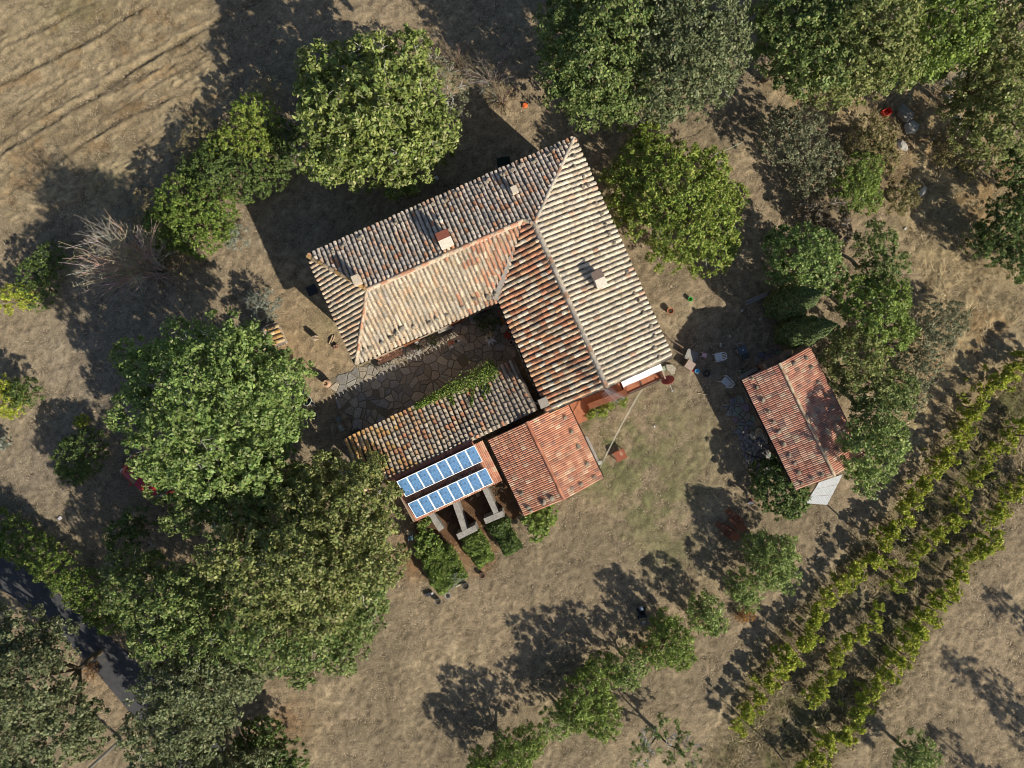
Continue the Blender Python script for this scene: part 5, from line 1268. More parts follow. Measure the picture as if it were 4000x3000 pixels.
def tree(name, label, cat, pal_name, lobes, dz=0, skirt=0, leaf=.17, asp=.6, clump=.42, per=26, dens=1.0, seed=1, r0=None, bark=BROWNB, twigs=5, inner=.3, group=None, flat=.85, bare=None, ragged=.3, upb=.55, part_names=('trunk', 'crown')):
    """lobes: (Dx, Dy, radius in D pixels, height of the lobe centre in metres)"""
    rs = np.random.RandomState(seed); rng = random.Random(seed)
    Ls = []
    for (x, y, r, z) in lobes:
        z += dz; c = D(x, y, z); R_ = r * DK / PPM * (H - z) / H
        Ls.append(((c.x, c.y, max(z, R_ * .35)), R_))
    if skirt:
        Ls += [((c[0], c[1], c[2] - skirt), r * .8) for c, r in Ls if c[2] - skirt > r * .5]
    A = sum(r * r for c, r in Ls if True); bx = sum(c[0] * r * r for c, r in Ls) / A; by = sum(c[1] * r * r for c, r in Ls) / A
    t = thing(name, label, cat, (bx, by, 0), group=group)
    Ls = [((c[0] - bx, c[1] - by, c[2]), r) for c, r in Ls]
    R0 = r0 or min(.17, .03 + .04 * math.sqrt(A))
    b = MB(); limbs(b, (0, 0, 0), Ls, rng, R0, bark, twigs)
    if bare:      # pale leafless twigs that stick out of the crown
        for k in range(bare):
            c, r = rng.choice(Ls); c = Vector(c); a = rng.random() * 6.28; e = rng.uniform(.2, 1.3); v = Vector((math.cos(a) * math.cos(e), math.sin(a) * math.cos(e), math.sin(e) * flat)); p = c + v * r * .72
            for j in range(4):
                w_ = (v + Vector((rng.gauss(0, .5), rng.gauss(0, .5), rng.gauss(0, .3)))).normalized(); q = p + w_ * r * rng.uniform(.22, .42)
                b.tube([p, p.lerp(q, .5) + Vector((rng.gauss(0, .05), rng.gauss(0, .05), .03)), q], [.028, .02, .008], (.46, .44, .41), n=4)
    b.build(part_names[0], M_bark, t)
    P, O, K = crown_points(Ls, rs, clump, per, dens, flat=flat, inner=inner, ragged=ragged)
    Nn = rs.normal(size=P.shape) * .75 + O * .55 + np.array([0, 0, upb])
    V, C = leaf_quads(P, Nn, leaf, asp, rs, K[:, None], pal_name)
    quad_mesh(part_names[1], V, C, M_leaf, t)
    return t
def bush(label, pal_name, lobes, name='bush', cat='bush', **kw):
    kw.setdefault('leaf', .12); kw.setdefault('clump', .30); kw.setdefault('per', 22); kw.setdefault('twigs', 3)
    return tree(name, label, cat, pal_name, lobes, part_names=('stems', 'foliage'), **kw)

# --- trees behind (above) the farmhouse
tree('fig_tree', 'large leafy fig tree with grey twigs behind the left wing of the farmhouse', 'tree', 'fig',
     [(715, 165, 70, 4.6), (800, 130, 58, 5), (885, 125, 58, 4.8), (715, 250, 74, 5.4), (815, 225, 88, 6.2), (905, 215, 58, 5), (700, 335, 58, 3.8), (775, 325, 76, 4.6), (880, 330, 64, 4.4), (935, 280, 58, 4.2), (850, 385, 38, 2.5), (690, 205, 50, 4.4)],
     leaf=.27, asp=.5, clump=.50, per=20, dens=.95, seed=2, dz=.8, skirt=2.6, bark=GREYB, bare=46, upb=.4)
tree('olive_tree', 'thin greyish tree tucked against the right side of the fig tree', 'tree', 'greyolive', [(960, 195, 52, 3), (940, 145, 40, 3), (985, 235, 30, 2.4)], leaf=.13, clump=.4, per=12, dens=.7, seed=3, bark=GREYB, bare=22)
tree('oak_tree', 'bushy bright oak at the top with a dark gap on its left', 'tree', 'oak',
     [(1225, 55, 72, 6), (1290, 125, 84, 7), (1212, 150, 54, 5), (1330, 40, 80, 7.5), (1275, 200, 56, 5), (1350, 215, 48, 4.2), (1335, 160, 70, 6), (1250, -20, 70, 6)], leaf=.19, seed=5, dz=1, skirt=2.6, clump=.5, per=24, bare=8)
tree('oak_tree', 'broad grey green oak at the top right of the bright oak', 'tree', 'oakgrey',
     [(1420, 40, 95, 7), (1510, 50, 105, 7.5), (1475, 135, 95, 7), (1560, 110, 64, 6), (1415, 175, 58, 5.5), (1530, 175, 58, 5), (1440, 225, 38, 4), (1450, -30, 90, 7)], leaf=.17, seed=6, dz=1, skirt=2.6, clump=.48, per=26, bare=6)
tree('oak_tree', 'dark oak at the left end of the top right wood', 'tree', 'oak', [(1720, 50, 85, 6), (1690, 5, 66, 5.5), (1785, 115, 74, 6), (1735, 130, 46, 5), (1790, 30, 80, 6.5)], leaf=.19, seed=7, dz=1, skirt=2.6, clump=.5)
tree('oak_tree', 'oak in the middle of the top right wood above the dry bank', 'tree', 'oakwarm', [(1880, 55, 100, 7), (1835, 150, 64, 5), (1920, 125, 74, 5.5), (1900, -5, 85, 7)], leaf=.18, seed=8, dz=1, skirt=2.6, clump=.48)
tree('oak_tree', 'yellow green oak near the top right corner', 'tree', 'bright', [(2045, 45, 90, 6.6), (1995, 105, 62, 5.5), (2080, 95, 52, 5), (2030, -20, 80, 6.6)], leaf=.18, seed=9, dz=1, skirt=2.6, clump=.48)
tree('oak_tree', 'olive brown oak filling the top right corner', 'tree', 'oakwarm', [(2160, 70, 84, 6), (2185, 165, 72, 5), (2125, 185, 52, 4), (2160, 255, 58, 4), (2205, 285, 58, 4), (2215, 20, 70, 6), (2225, 110, 70, 5.5)], leaf=.17, seed=10, dz=1, skirt=2.6, clump=.48)
tree('small_tree', 'yellow leafed tree to the right of the farmhouse roof', 'tree', 'yellow',
     [(1400, 355, 62, 3.3), (1350, 400, 54, 2.8), (1450, 420, 74, 4.2), (1520, 425, 58, 3.5), (1395, 465, 56, 3.3), (1478, 500, 66, 3.8), (1548, 485, 48, 3), (1530, 548, 50, 2.8), (1400, 312, 44, 2.4), (1530, 365, 46, 2.5), (1470, 350, 44, 2.6), (1340, 450, 36, 2.2), (1440, 550, 40, 2.4), (1570, 530, 36, 2.4), (1580, 430, 36, 2.2)], leaf=.17, asp=.5, clump=.42, per=24, dens=1.05, seed=11, bare=5, ragged=.6)
bush('bare grey shrub between the bright oak and the yellow tree', 'greyolive', [(1375, 268, 30, 1.2)], dens=.15, seed=12, bare=26, bark=GREYB)
bush('wide thin grey green bush between yellow tree and dry bank', 'greyolive', [(1715, 300, 68, 2.2), (1768, 350, 52, 1.8), (1680, 275, 44, 1.8), (1745, 395, 40, 1.3)], dens=.7, seed=13, leaf=.13)
bush('brownish yellow bush below the red crate', 'olivebrown', [(1880, 300, 50, 1.6), (1905, 345, 36, 1.3)], seed=14)
bush('bright green bush left of the straw bank', 'bright', [(1858, 375, 46, 1.8), (1835, 415, 48, 1.6), (1870, 430, 34, 1.2)], seed=15)
bush('round tan bush on the straw bank', 'olivebrown', [(1945, 425, 38, 1.1)], seed=16)
bush('dark brown leafless bush above the tree with the long shadow', 'brownbush', [(1780, 450, 46, 1.3), (1800, 500, 40, 1.2), (1745, 455, 32, 1)], seed=17, dens=.6, bare=18)
bush('small bluish green bush at the top of the bank', 'silver', [(2075, 195, 36, 1.2)], seed=18, dens=.6)
bush('low olive bush in the straw right of the crate', 'olivebrown', [(2050, 325, 36, .9), (2090, 370, 26, .7)], seed=19, dens=.7)
bush('green bush at the right edge above the vines', 'dark', [(2140, 520, 50, 1.8), (2185, 480, 60, 2.4), (2205, 560, 50, 2)], seed=20, leaf=.14)
bush('dark bush at the right edge below the corner oak', 'dark', [(2195, 360, 46, 2), (2215, 420, 40, 1.8)], seed=21, leaf=.14)
tree('small_tree', 'bright bushy tree casting a long shadow up the yard', 'tree', 'lime', [(1735, 555, 72, 3.6), (1698, 535, 48, 3), (1770, 590, 50, 3), (1690, 590, 36, 2.4)], leaf=.17, clump=.42, seed=22)
# --- belt of trees right of the shed
tree('small_tree', 'dark green tree at the top of the belt beside the straw bank', 'tree', 'oak', [(1890, 525, 46, 2.6), (1915, 580, 46, 2.6), (1880, 600, 36, 2.4)], leaf=.15, seed=23)
tree('small_tree', 'green tree right of the two cypresses', 'tree', 'bright', [(1890, 680, 60, 3.6), (1845, 640, 46, 3.2), (1925, 640, 42, 3), (1930, 720, 46, 3)], leaf=.16, seed=24)
tree('small_tree', 'brown tinged tree at the upper right corner of the shed', 'tree', 'oakwarm', [(1845, 770, 62, 3.4), (1805, 745, 40, 3), (1880, 830, 54, 3.4), (1815, 815, 40, 2.6)], leaf=.16, seed=25)
tree('small_tree', 'mid green tree along the right slope of the shed', 'tree', 'oak', [(1905, 885, 60, 3.4), (1940, 840, 42, 2.6), (1880, 900, 44, 3.2)], leaf=.15, seed=26)
tree('small_tree', 'fresh green tree overhanging the lower right corner of the shed', 'tree', 'willow', [(1885, 980, 64, 4.6), (1920, 950, 44, 3.4), (1868, 1030, 40, 3), (1850, 945, 38, 4.6)], leaf=.16, seed=27)
bush('soft grey green bush on the open grass right of the belt', 'greyolive', [(2005, 715, 60, 1.4), (1975, 790, 54, 1.4), (1965, 850, 40, 1.2), (2050, 690, 40, 1)], dens=.65, seed=28)
bush('round dark bush at the lower left corner of the shed', 'dark', [(1682, 1048, 58, 1.4), (1700, 1075, 46, 1.2), (1655, 1025, 36, 1.2)], seed=29, leaf=.15, flat=.95)
# --- cypresses
def cypress(label, base, h, r, seed):
    rs = np.random.RandomState(seed); p = D(*base); t = thing('cypress_tree', label, 'cypress', p, group='cypresses by the shed')
    b = MB(); b.tube([(0, 0, -.1), (0, 0, h * .5), (0, 0, h * .93)], [.16, .10, .02], BROWNB, n=7); b.build('trunk', M_bark, t)
    n = 15000; z = h * (.03 + .97 * rs.rand(n) ** 1.15); q = z / h; prof = r * np.where(q < .25, .75 + q, 1.0 * (1 - ((q - .25) / .75) ** 1.7)); a = rs.rand(n) * 2 * math.pi
    rr = prof * (1 - np.abs(rs.normal(0, .12, n))) * (1 + .10 * np.sin(a * 5 + z * 2.2) + .07 * np.sin(a * 9 - z * 4))
    P = np.stack([rr * np.cos(a), rr * np.sin(a), z], 1); O = np.stack([np.cos(a), np.sin(a), np.full(n, .5)], 1)
    V, C = leaf_quads(P, rs.normal(size=P.shape) * .5 + O, .15, .5, rs, np.clip(rs.normal(1, .1, n), .6, 1.4)[:, None], 'cypress'); quad_mesh('crown', V, C, M_leaf, t)
cypress('upper of the two dark cypresses leaning over the shaded yard', (1672, 664), 7.2, 1.0, 31)
cypress('lower of the two dark cypresses, nearest the shed', (1692, 722), 7.6, .95, 32)
# --- small trees on the lawn, lower right
wl = dict(leaf=.19, asp=.32, clump=.36, per=22, bark=BROWNB, twigs=5, upb=.45, ragged=.5, flat=1.2, skirt=.6)
tree('small_tree', 'largest round green tree on the lawn, below the reclining chairs', 'tree', 'willow', [(1662, 1205, 48, 2.0), (1640, 1180, 34, 2.0), (1688, 1240, 38, 1.8), (1690, 1190, 36, 2), (1640, 1235, 36, 1.7)], seed=41, **wl)
tree('small_tree', 'small sparse tree just below the largest lawn tree', 'tree', 'willow', [(1597, 1262, 34, 1.3), (1612, 1290, 30, 1.2)], seed=42, dens=.8, **wl)
tree('small_tree', 'small leafy tree beside the rust coloured dry plant', 'tree', 'willow', [(1522, 1322, 40, 1.6), (1545, 1345, 26, 1.2)], seed=43, **wl)
tree('small_tree', 'leafy tree next to the black pot on the lawn', 'tree', 'bright', [(1448, 1382, 46, 1.9), (1470, 1410, 34, 1.5), (1425, 1405, 32, 1.4), (1440, 1350, 32, 1.8)], seed=44, **wl)
tree('small_tree', 'sparse tree at the upper end of the bottom tree pair', 'tree', 'willow', [(1350, 1445, 42, 1.8), (1380, 1425, 26, 1.6)], seed=45, dens=.85, **wl)
tree('small_tree', 'bright tree at the middle of the bottom lawn', 'tree', 'bright', [(1268, 1495, 50, 2.1), (1300, 1450, 36, 1.9), (1300, 1545, 46, 1.8), (1245, 1540, 36, 2)], seed=46, **wl)
tree('small_tree', 'low leafy tree left of the bright bottom tree', 'tree', 'willow', [(1205, 1555, 38, 1.6), (1225, 1535, 26, 1.6)], seed=47, dens=.8, **wl)
tree('small_tree', 'tree cut by the bottom edge right of the open lawn', 'tree', 'bright', [(1110, 1625, 46, 2.4), (1040, 1650, 34, 2), (1145, 1600, 34, 2.2), (1090, 1670, 46, 2)], seed=48, **wl)
tree('small_tree', 'nearly bare dark tree at the bottom right of the lawn', 'tree', 'oak', [(1425, 1590, 48, 2.2), (1470, 1620, 44, 2), (1385, 1620, 36, 1.8)], seed=49, dens=.25, bare=26, leaf=.16, bark=(.07, .06, .05))
tree('small_tree', 'dark tree at the bottom edge below the vines', 'tree', 'willow', [(1985, 1620, 38, 2.2), (1965, 1655, 36, 2)], seed=50, **wl)
def column_tree(label, base, h, r, seed):
    rs = np.random.RandomState(seed); rng = random.Random(seed); p = S(*base); t = thing('tall_tree', label, 'tree', p)
    Ls = [((rng.uniform(-.25, .25) * r, rng.uniform(-.25, .25) * r, h * (.14 + .78 * k / 6)), r * (1.0, 1.05, 1.0, .95, .85, .7, .45)[k]) for k in range(7)]
    b = MB(); b.tube([(0, 0, -.1), (0, 0, h * .5), (0, 0, h * .9)], [.16, .1, .03], BROWNB, n=7); b.build('trunk', M_bark, t)
    P, O, K = crown_points(Ls, rs, .5, 20, .6); V, C = leaf_quads(P, rs.normal(size=P.shape) * .75 + O * .5, .2, .5, rs, K[:, None], 'oak'); quad_mesh('crown', V, C, M_leaf, t)
column_tree('tall tree beyond the right edge shading the bare grass below the vines', (4330, 3120), 10.0, 1.5, 51)
column_tree('tall tree beyond the right edge with the uppermost shadow on the bare grass', (4420, 2790), 9.0, 1.2, 52)
column_tree('tall tree beyond the bottom right corner with the lowest shadow', (4190, 3340), 9.0, 1.0, 53)
# --- left: big trees
tree('lime_tree', 'huge round cool green tree left of the courtyard', 'tree', 'lime',
     [(480, 735, 66, 6), (400, 755, 64, 6), (548, 775, 50, 5.4), (330, 800, 56, 5), (345, 1010, 40, 3.6), (400, 1050, 44, 3.8), (450, 825, 94, 7.4), (560, 850, 74, 6), (290, 775, 44, 4), (612, 800, 36, 4), (300, 895, 62, 5), (400, 920, 84, 7), (520, 920, 84, 6.5), (595, 920, 52, 5), (345, 975, 64, 5.4), (440, 1005, 76, 6), (545, 1005, 66, 5.5)],
     leaf=.20, asp=.6, clump=.5, per=24, dens=1.0, seed=61, dz=4.0, skirt=3.4, bark=GREYB, bare=30)
tree('oak_tree', 'pale warm oak reaching over the low outbuilding and lean-to', 'tree', 'oakwarm', [(605, 1050, 54, 5.4), (685, 1030, 52, 5), (760, 1050, 50, 4.4), (645, 1110, 76, 6), (735, 1125, 80, 6), (812, 1150, 44, 4.5), (826, 1085, 36, 4), (797, 1015, 32, 3.6)], leaf=.18, seed=62, dz=2.4, skirt=3.4, clump=.46, bare=5)
tree('oak_tree', 'oak over the rear of the red car', 'tree', 'oak', [(430, 1085, 58, 5.4), (345, 1055, 30, 3.8), (510, 1080, 62, 6), (390, 1120, 40, 4.6), (560, 1075, 50, 6)], leaf=.18, seed=63, dz=2.6, skirt=3.4, clump=.46, dens=.8)
tree('oak_tree', 'widest oak left of the clipped hedges', 'tree', 'oakwarm', [(560, 1195, 84, 7), (655, 1215, 92, 7.6), (765, 1235, 74, 6), (835, 1230, 36, 4.5), (490, 1190, 66, 6.4), (590, 1280, 80, 7), (690, 1300, 74, 6.5)], leaf=.18, seed=64, dz=3, skirt=3.4, clump=.48, bare=6)
tree('oak_tree', 'oak with bare limbs showing beside the asphalt road', 'tree', 'oak', [(300, 1280, 70, 6), (390, 1300, 78, 6.8), (470, 1260, 56, 6), (270, 1220, 44, 4.6), (345, 1370, 66, 6), (435, 1370, 72, 6.6)], leaf=.18, seed=65, dz=1.4, skirt=2.4, clump=.48, dens=.85, bare=26, bark=GREYB)
tree('oak_tree', 'oak at the lower right end of the big tree group', 'tree', 'oak', [(560, 1360, 80, 7), (660, 1375, 74, 6.4), (780, 1330, 50, 5), (740, 1405, 52, 5), (650, 1430, 50, 5), (790, 1290, 50, 5)], leaf=.18, seed=66, dz=2.5, skirt=3.4, clump=.48, bare=5)
tree('oak_tree', 'grey green oak at the bottom of the big tree group', 'tree', 'oakgrey', [(520, 1440, 72, 6), (430, 1460, 74, 6.4), (350, 1500, 62, 6), (470, 1520, 60, 5.6), (390, 1570, 64, 5.6), (310, 1590, 52, 5.4), (440, 1600, 44, 4.6), (350, 1680, 70, 4.6), (440, 1690, 70, 4.6), (520, 1690, 60, 4.4)], leaf=.17, seed=67, dz=1.2, skirt=2.4, clump=.46, bare=8)
tree('pine_tree', 'grey green tree filling the lower left corner', 'tree', 'oakgrey', [(30, 1380, 80, 6), (105, 1395, 62, 5.6), (60, 1470, 84, 7), (150, 1515, 50, 5.4), (120, 1555, 74, 6), (205, 1550, 38, 5), (30, 1580, 80, 6), (190, 1600, 40, 4.6), (90, 1630, 70, 5.6), (-40, 1470, 80, 6)], leaf=.17, seed=68, dz=.6, clump=.44, dens=1.05)
bush('dark bush in the deep shade at the bottom edge', 'dark', [(565, 1600, 52, 2.2), (620, 1640, 46, 2), (530, 1640, 46, 2), (580, 1690, 60, 2.6)], seed=69, leaf=.15)
tree('small_tree', 'small bushy tree in the shade beside the road hedge', 'tree', 'dark', [(270, 1160, 40, 2.6), (300, 1130, 36, 2.8)], seed=70, leaf=.16, dens=.7)
# --- left edge bushes
bush('dark green clipped bush on the shaded earth left of the red car', 'dark', [(175, 985, 52, 1.6), (195, 960, 36, 1.4), (160, 1010, 36, 1.4)], seed=71)
bush('half hidden bright bush at the left edge', 'vine', [(5, 855, 44, 1.5), (28, 872, 32, 1.2)], seed=72)
bush('dark half of the bush at the left edge', 'dark', [(52, 850, 36, 1.4)], seed=73)
bush('feathery yellow green bush at the left edge below the bare tree', 'vine', [(25, 648, 34, 1.2), (52, 638, 28, 1)], seed=74, dens=.7)
bush('dark spreading bush under the bare tree at the left', 'dark', [(85, 600, 48, .9), (120, 560, 40, .9), (85, 640, 30, .7)], seed=75, dens=.7)
bush('tiny yellow sapling on the shaded earth', 'vine', [(176, 910, 15, .5)], seed=76, leaf=.09, clump=.18)
bush('tiny silver sapling at the left edge', 'silver', [(10, 956, 16, .6)], seed=77, leaf=.09, clump=.18)
# --- hedge line between field and house
bush('ivy covered mound between the field and the farmhouse', 'ivy', [(400, 440, 62, 1.8), (455, 455, 56, 1.8), (370, 500, 50, 1.5), (430, 510, 48, 1.5), (345, 480, 34, 1.2), (480, 500, 30, 1.2)], seed=81, leaf=.13)
bush('dark ivy in the shadow of the fig tree', 'dark', [(470, 365, 56, 1.6), (535, 385, 54, 1.5), (420, 370, 36, 1.3), (580, 380, 40, 1.3), (610, 300, 40, 1.3), (620, 350, 36, 1.3)], seed=82, leaf=.13)
bush('yellowish bramble at the edge of the field', 'yellow', [(552, 255, 52, 2.0), (515, 300, 44, 1.8), (555, 310, 40, 1.8), (470, 320, 36, 1.3)], seed=83, dens=.9)
bush('dry tan brush at the edge of the ploughed field', 'tan', [(440, 300, 46, .9), (410, 330, 38, .8), (575, 200, 36, 1), (330, 450, 44, .8), (290, 500, 34, .7), (380, 560, 40, .5)], seed=84, dens=.55, leaf=.14, asp=.2)
bush('small silvery bush at the corner of the ivy mound', 'silver', [(510, 512, 28, .9)], seed=85, leaf=.09)
bush('round silvery shrub above the tiny well house', 'silver', [(572, 660, 34, 1.2), (550, 645, 22, .9)], seed=86, leaf=.10, dens=.85, bare=8)
bush('pale leafless twigs at the left foot of the fig tree', 'greyolive', [(638, 335, 24, 1.2)], seed=87, dens=.1, bare=16, bark=GREYB)
# --- hedge along the road
def hedge_line(label, pts, r, h, pal_name, seed, step=26):
    L = []
    for i in range(len(pts) - 1):
        a, c = Vector((*pts[i], 0)), Vector((*pts[i + 1], 0)); n = max(1, int((c - a).length / step))
        for k in range(n): p = a.lerp(c, k / n); L.append((p.x, p.y, r, h))
    return tree('hedge', label, 'hedge', pal_name, L, leaf=.13, clump=.34, per=22, seed=seed, dens=.8, twigs=2, r0=.05, part_names=('stems', 'foliage'))
hedge_line('long yellow green hedge along the asphalt road', [(-30, 1130), (40, 1170), (110, 1215), (180, 1270), (240, 1325), (262, 1350)], 44, 1.3, 'ivy', 88)
# --- clipped hedges south of the annex
def box_hedge(label, poly, h, pal_name, seed, n=5200, holes=0):
    rs = np.random.RandomState(seed)
    P_ = [tuple(S(x, y, h)[:2]) for x, y in poly]; cx = sum(p[0] for p in P_) / len(P_); cy = sum(p[1] for p in P_) / len(P_)
    t = thing('clipped_hedge', label, 'hedge', (cx, cy, 0), group='clipped hedges south of the annex'); Q = [(p[0] - cx, p[1] - cy) for p in P_]
    xs = [p[0] for p in Q]; ys = [p[1] for p in Q]
    X = rs.uniform(min(xs) - .1, max(xs) + .1, n * 3); Y = rs.uniform(min(ys) - .1, max(ys) + .1, n * 3); sd_ = poly_sd(X, Y, Q) + (vnoise(X + 30, Y + 30, .5, seed) - .5) * .25
    k = sd_ > 0; X, Y, sd_ = X[k], Y[k], sd_[k]
    bumpy = (fbm(X + 50, Y + 50, .55, seed + 1, 3) - .5) * .45
    zt = h * np.minimum(1, .72 + sd_ * 1.2) + bumpy; Z = np.where(rs.rand(len(X)) < .62, zt - np.abs(rs.normal(0, .05, len(X))), rs.uniform(.08, 1, len(X)) * zt)
    P = np.stack([X, Y, np.maximum(Z, .05)], 1); Nn = rs.normal(size=P.shape) * .8 + np.array([0, 0, .6])
    K = (.75 + .5 * vnoise(X + 9, Y + 9, .35, seed + 5))[:, None]
    V, C = leaf_quads(P, Nn, .14, .55, rs, K, pal_name); quad_mesh('foliage', V, C, M_leaf, t)
    b = MB(); rng = random.Random(seed)
    for i in range(10):
        x, y = rng.uniform(min(xs), max(xs)) * .5, rng.uniform(min(ys), max(ys)) * .5; b.tube([(x, y, -.05), (x + rng.uniform(-.1, .1), y + rng.uniform(-.1, .1), h * .7)], [.03, .012], BROWNB, n=5)
    b.build('stems', M_bark, t)
box_hedge('biggest clipped hedge, leftmost of the row, with a grey plant at its lower edge', [(1640, 2185), (1690, 2140), (1762, 2138), (1790, 2200), (1829, 2262), (1770, 2300), (1715, 2330), (1678, 2290)], 1.3, 'hedge', 91, 9500)
box_hedge('second clipped hedge from the left, right below the left concrete wall', [(1791, 2108), (1877, 2066), (1929, 2192), (1870, 2228)], 1.2, 'hedge', 92)
box_hedge('third clipped hedge, darker, below the right concrete wall', [(1900, 2055), (1981, 2022), (2037, 2142), (1974, 2176)], 1.1, 'dark', 93)
bush('leafy bush hard against the lower left corner of the annex', 'bright', [(1150, 1120, 24, 1.2), (1172, 1125, 26, 1.2), (1182, 1110, 22, 1.1), (1160, 1150, 20, 1)], seed=94, leaf=.16)
bush('tall climbing bush left of the concrete bays', 'hedge', [(917, 1130, 16, 1.5), (920, 1160, 20, 1.4), (935, 1180, 22, 1.3), (910, 1185, 18, 1.2)], seed=95, leaf=.15)
bush('grey leafless plant on the edge of the biggest clipped hedge', 'silver', [(990, 1250, 16, 1.2), (975, 1262, 12, 1.1)], seed=96, leaf=.10, asp=.2, dens=.8)
bush('yellow green flowering shrub at the foot of the red stair', 'yellow', [(1285, 892, 12, .6), (1302, 886, 13, .7), (1318, 876, 11, .6), (1345, 866, 13, .6), (1275, 898, 8, .4)], seed=97, leaf=.12, clump=.2)
bush('rust coloured dry plant on the lower lawn', 'rust', [(1616, 1327, 16, .4), (1600, 1332, 12, .3)], seed=98, leaf=.12, asp=.2, clump=.2)
bush('dark weeds creeping over the courtyard paving', 'dark', [(1050, 706, 20, .2), (1075, 700, 16, .2), (1060, 690, 14, .2), (1035, 690, 12, .15)], seed=99, dens=.35, leaf=.09, clump=.2)
bush('small tuft of weeds by the courtyard house wall', 'dark', [(935, 735, 14, .1), (905, 752, 12, .1), (960, 700, 12, .1)], seed=100, dens=.3, leaf=.08, clump=.18)
# creeper on the eave of the low outbuilding
rs = np.random.RandomState(7); t = thing('creeper', 'green creeper hanging over the courtyard eave of the low outbuilding', 'creeper', S(1800, 1500, 0))
path = [(1625, 1590, .10), (1680, 1560, .16), (1740, 1530, .22), (1800, 1505, .30), (1860, 1475, .36), (1910, 1450, .38), (1935, 1435, .3)]
P = []
for i in range(len(path) - 1):
    for k in range(700):
        u_ = rs.rand(); x = path[i][0] * (1 - u_) + path[i + 1][0] * u_; y = path[i][1] * (1 - u_) + path[i + 1][1] * u_; wd_ = path[i][2] * (1 - u_) + path[i + 1][2] * u_
        p = S(x, y, 2.6) + V2 * rs.normal(0, wd_ * .75) + U2 * rs.normal(0, .1); P.append((p.x - t.location.x, p.y - t.location.y, 2.72 + abs(rs.normal(0, .12)) - rs.rand() * .25 * (rs.rand() < .3)))
for (sx, sy, ex, ey) in ((1880, 1490, 1895, 1560), (1850, 1500, 1840, 1590), (1760, 1545, 1770, 1580), (1900, 1470, 1912, 1540)):
    for k in range(140):
        u_ = rs.rand(); p = ray(sx + (ex - sx) * u_ + rs.normal(0, 4), sy + (ey - sy) * u_, PL_O); P.append((p.x - t.location.x, p.y - t.location.y, p.z + .14 + rs.rand() * .08))
P = np.array(P); V, C = leaf_quads(P, rs.normal(size=P.shape) * .7 + np.array([0, 0, .5]), .12, .6, rs, np.ones((len(P), 1)), 'ivy'); quad_mesh('foliage', V, C, M_leaf, t)
b = MB(); b.tube([S(x, y, 2.62) - t.location for x, y, _ in path], .025, BROWNB, n=5); b.build('stems', M_bark, t)

# --- leafless trees and shrubs
def bare_tree(name, label, base, h, r, n, seed, col, lean=(0, 0), start=.15, sub_n=5, thick=.05, leafc=None, cat='shrub'):
    """fan of rising branches that fork into finer twigs"""
    rng = random.Random(seed); p = D(*base); t = thing(name, label, cat, p); b = MB(); tips = []
    for i in range(n):
        a = rng.random() * 6.28; k = math.sqrt(rng.random()); e = Vector((math.cos(a) * r * k + lean[0], math.sin(a) * r * k + lean[1], h * (1 - .35 * k * k) * rng.uniform(.75, 1.05)))
        s = Vector((math.cos(a) * .2 * k, math.sin(a) * .2 * k, -.05)); m_ = s.lerp(e, .45) + Vector((-math.cos(a) * r * k * .12, -math.sin(a) * r * k * .12, h * .08)); c = tuple(q * rng.uniform(.8, 1.2) for q in col)
        b.tube([s, m_, e], [thick, thick * .6, thick * .16], c, n=5)
        for j in range(sub_n):
            u_ = rng.uniform(.35, .95); q = (m_.lerp(e, (u_ - .45) / .55) if u_ > .45 else s.lerp(m_, u_ / .45)); d = (e - m_).normalized() + Vector((rng.gauss(0, .45), rng.gauss(0, .45), rng.gauss(0, .25))); f_ = q + d.normalized() * h * rng.uniform(.12, .26)
            b.tube([q, q.lerp(f_, .5) + Vector((rng.gauss(0, .03), rng.gauss(0, .03), .03)), f_], [thick * .32, thick * .22, thick * .1], c, n=4); tips.append((q, f_))
            for l in range(3): g_ = q.lerp(f_, rng.uniform(.3, .95)); w_ = g_ + Vector((rng.gauss(0, .12), rng.gauss(0, .12), rng.uniform(0, .25))) * h * .18; b.tube([g_, w_], [thick * .16, thick * .08], c, n=3); tips.append((g_, w_))
    b.build('branches', M_bark, t)
    if leafc:
        rs = np.random.RandomState(seed); P = []
        for q, f_ in tips:
            for l in range(leafc[1]): P.append(tuple(q.lerp(f_, rng.random()) + Vector((rng.gauss(0, .04), rng.gauss(0, .04), rng.gauss(0, .04)))))
        P = np.array(P); V, C = leaf_quads(P, rs.normal(size=P.shape), .09, .5, rs, np.ones((len(P), 1)), leafc[0]); quad_mesh('dry_leaves', V, C, M_leaf, t)
    return t
bare_tree('bare_tree', 'leafless brown tree fanning out above the big tree at the left', (350, 588), 7.6, 2.3, 74, 111, (.42, .35, .29), thick=.055, sub_n=7, leafc=('tan', 1), cat='tree')
bare_tree('bare_shrub', 'greyish leafless shrub at the top between fig tree and oak', (1062, 180), 2.6, 2.2, 44, 112, (.34, .29, .27), thick=.03, leafc=('greyolive', 1))
bare_tree('bare_shrub', 'brown leafless shrub right of the fig tree top', (985, 140), 2.2, 1.7, 30, 113, (.27, .20, .16), thick=.028, leafc=('brownbush', 2))
bare_tree('bare_shrub', 'leafless shrub with straw at its foot near the orange bag', (1085, 220), 1.8, 1.5, 30, 114, (.32, .24, .18), thick=.025, leafc=('tan', 1))
bare_tree('bare_shrub', 'low brown twiggy shrub beside the bare tree at the left', (345, 585), 1.2, 1.5, 40, 115, (.30, .22, .17), thick=.02, leafc=('brownbush', 3))
bare_tree('bare_shrub', 'dead twiggy shrub beside the asphalt road', (205, 1440), 1.0, 1.0, 24, 116, (.26, .17, .11), thick=.018, leafc=('rust', 1))
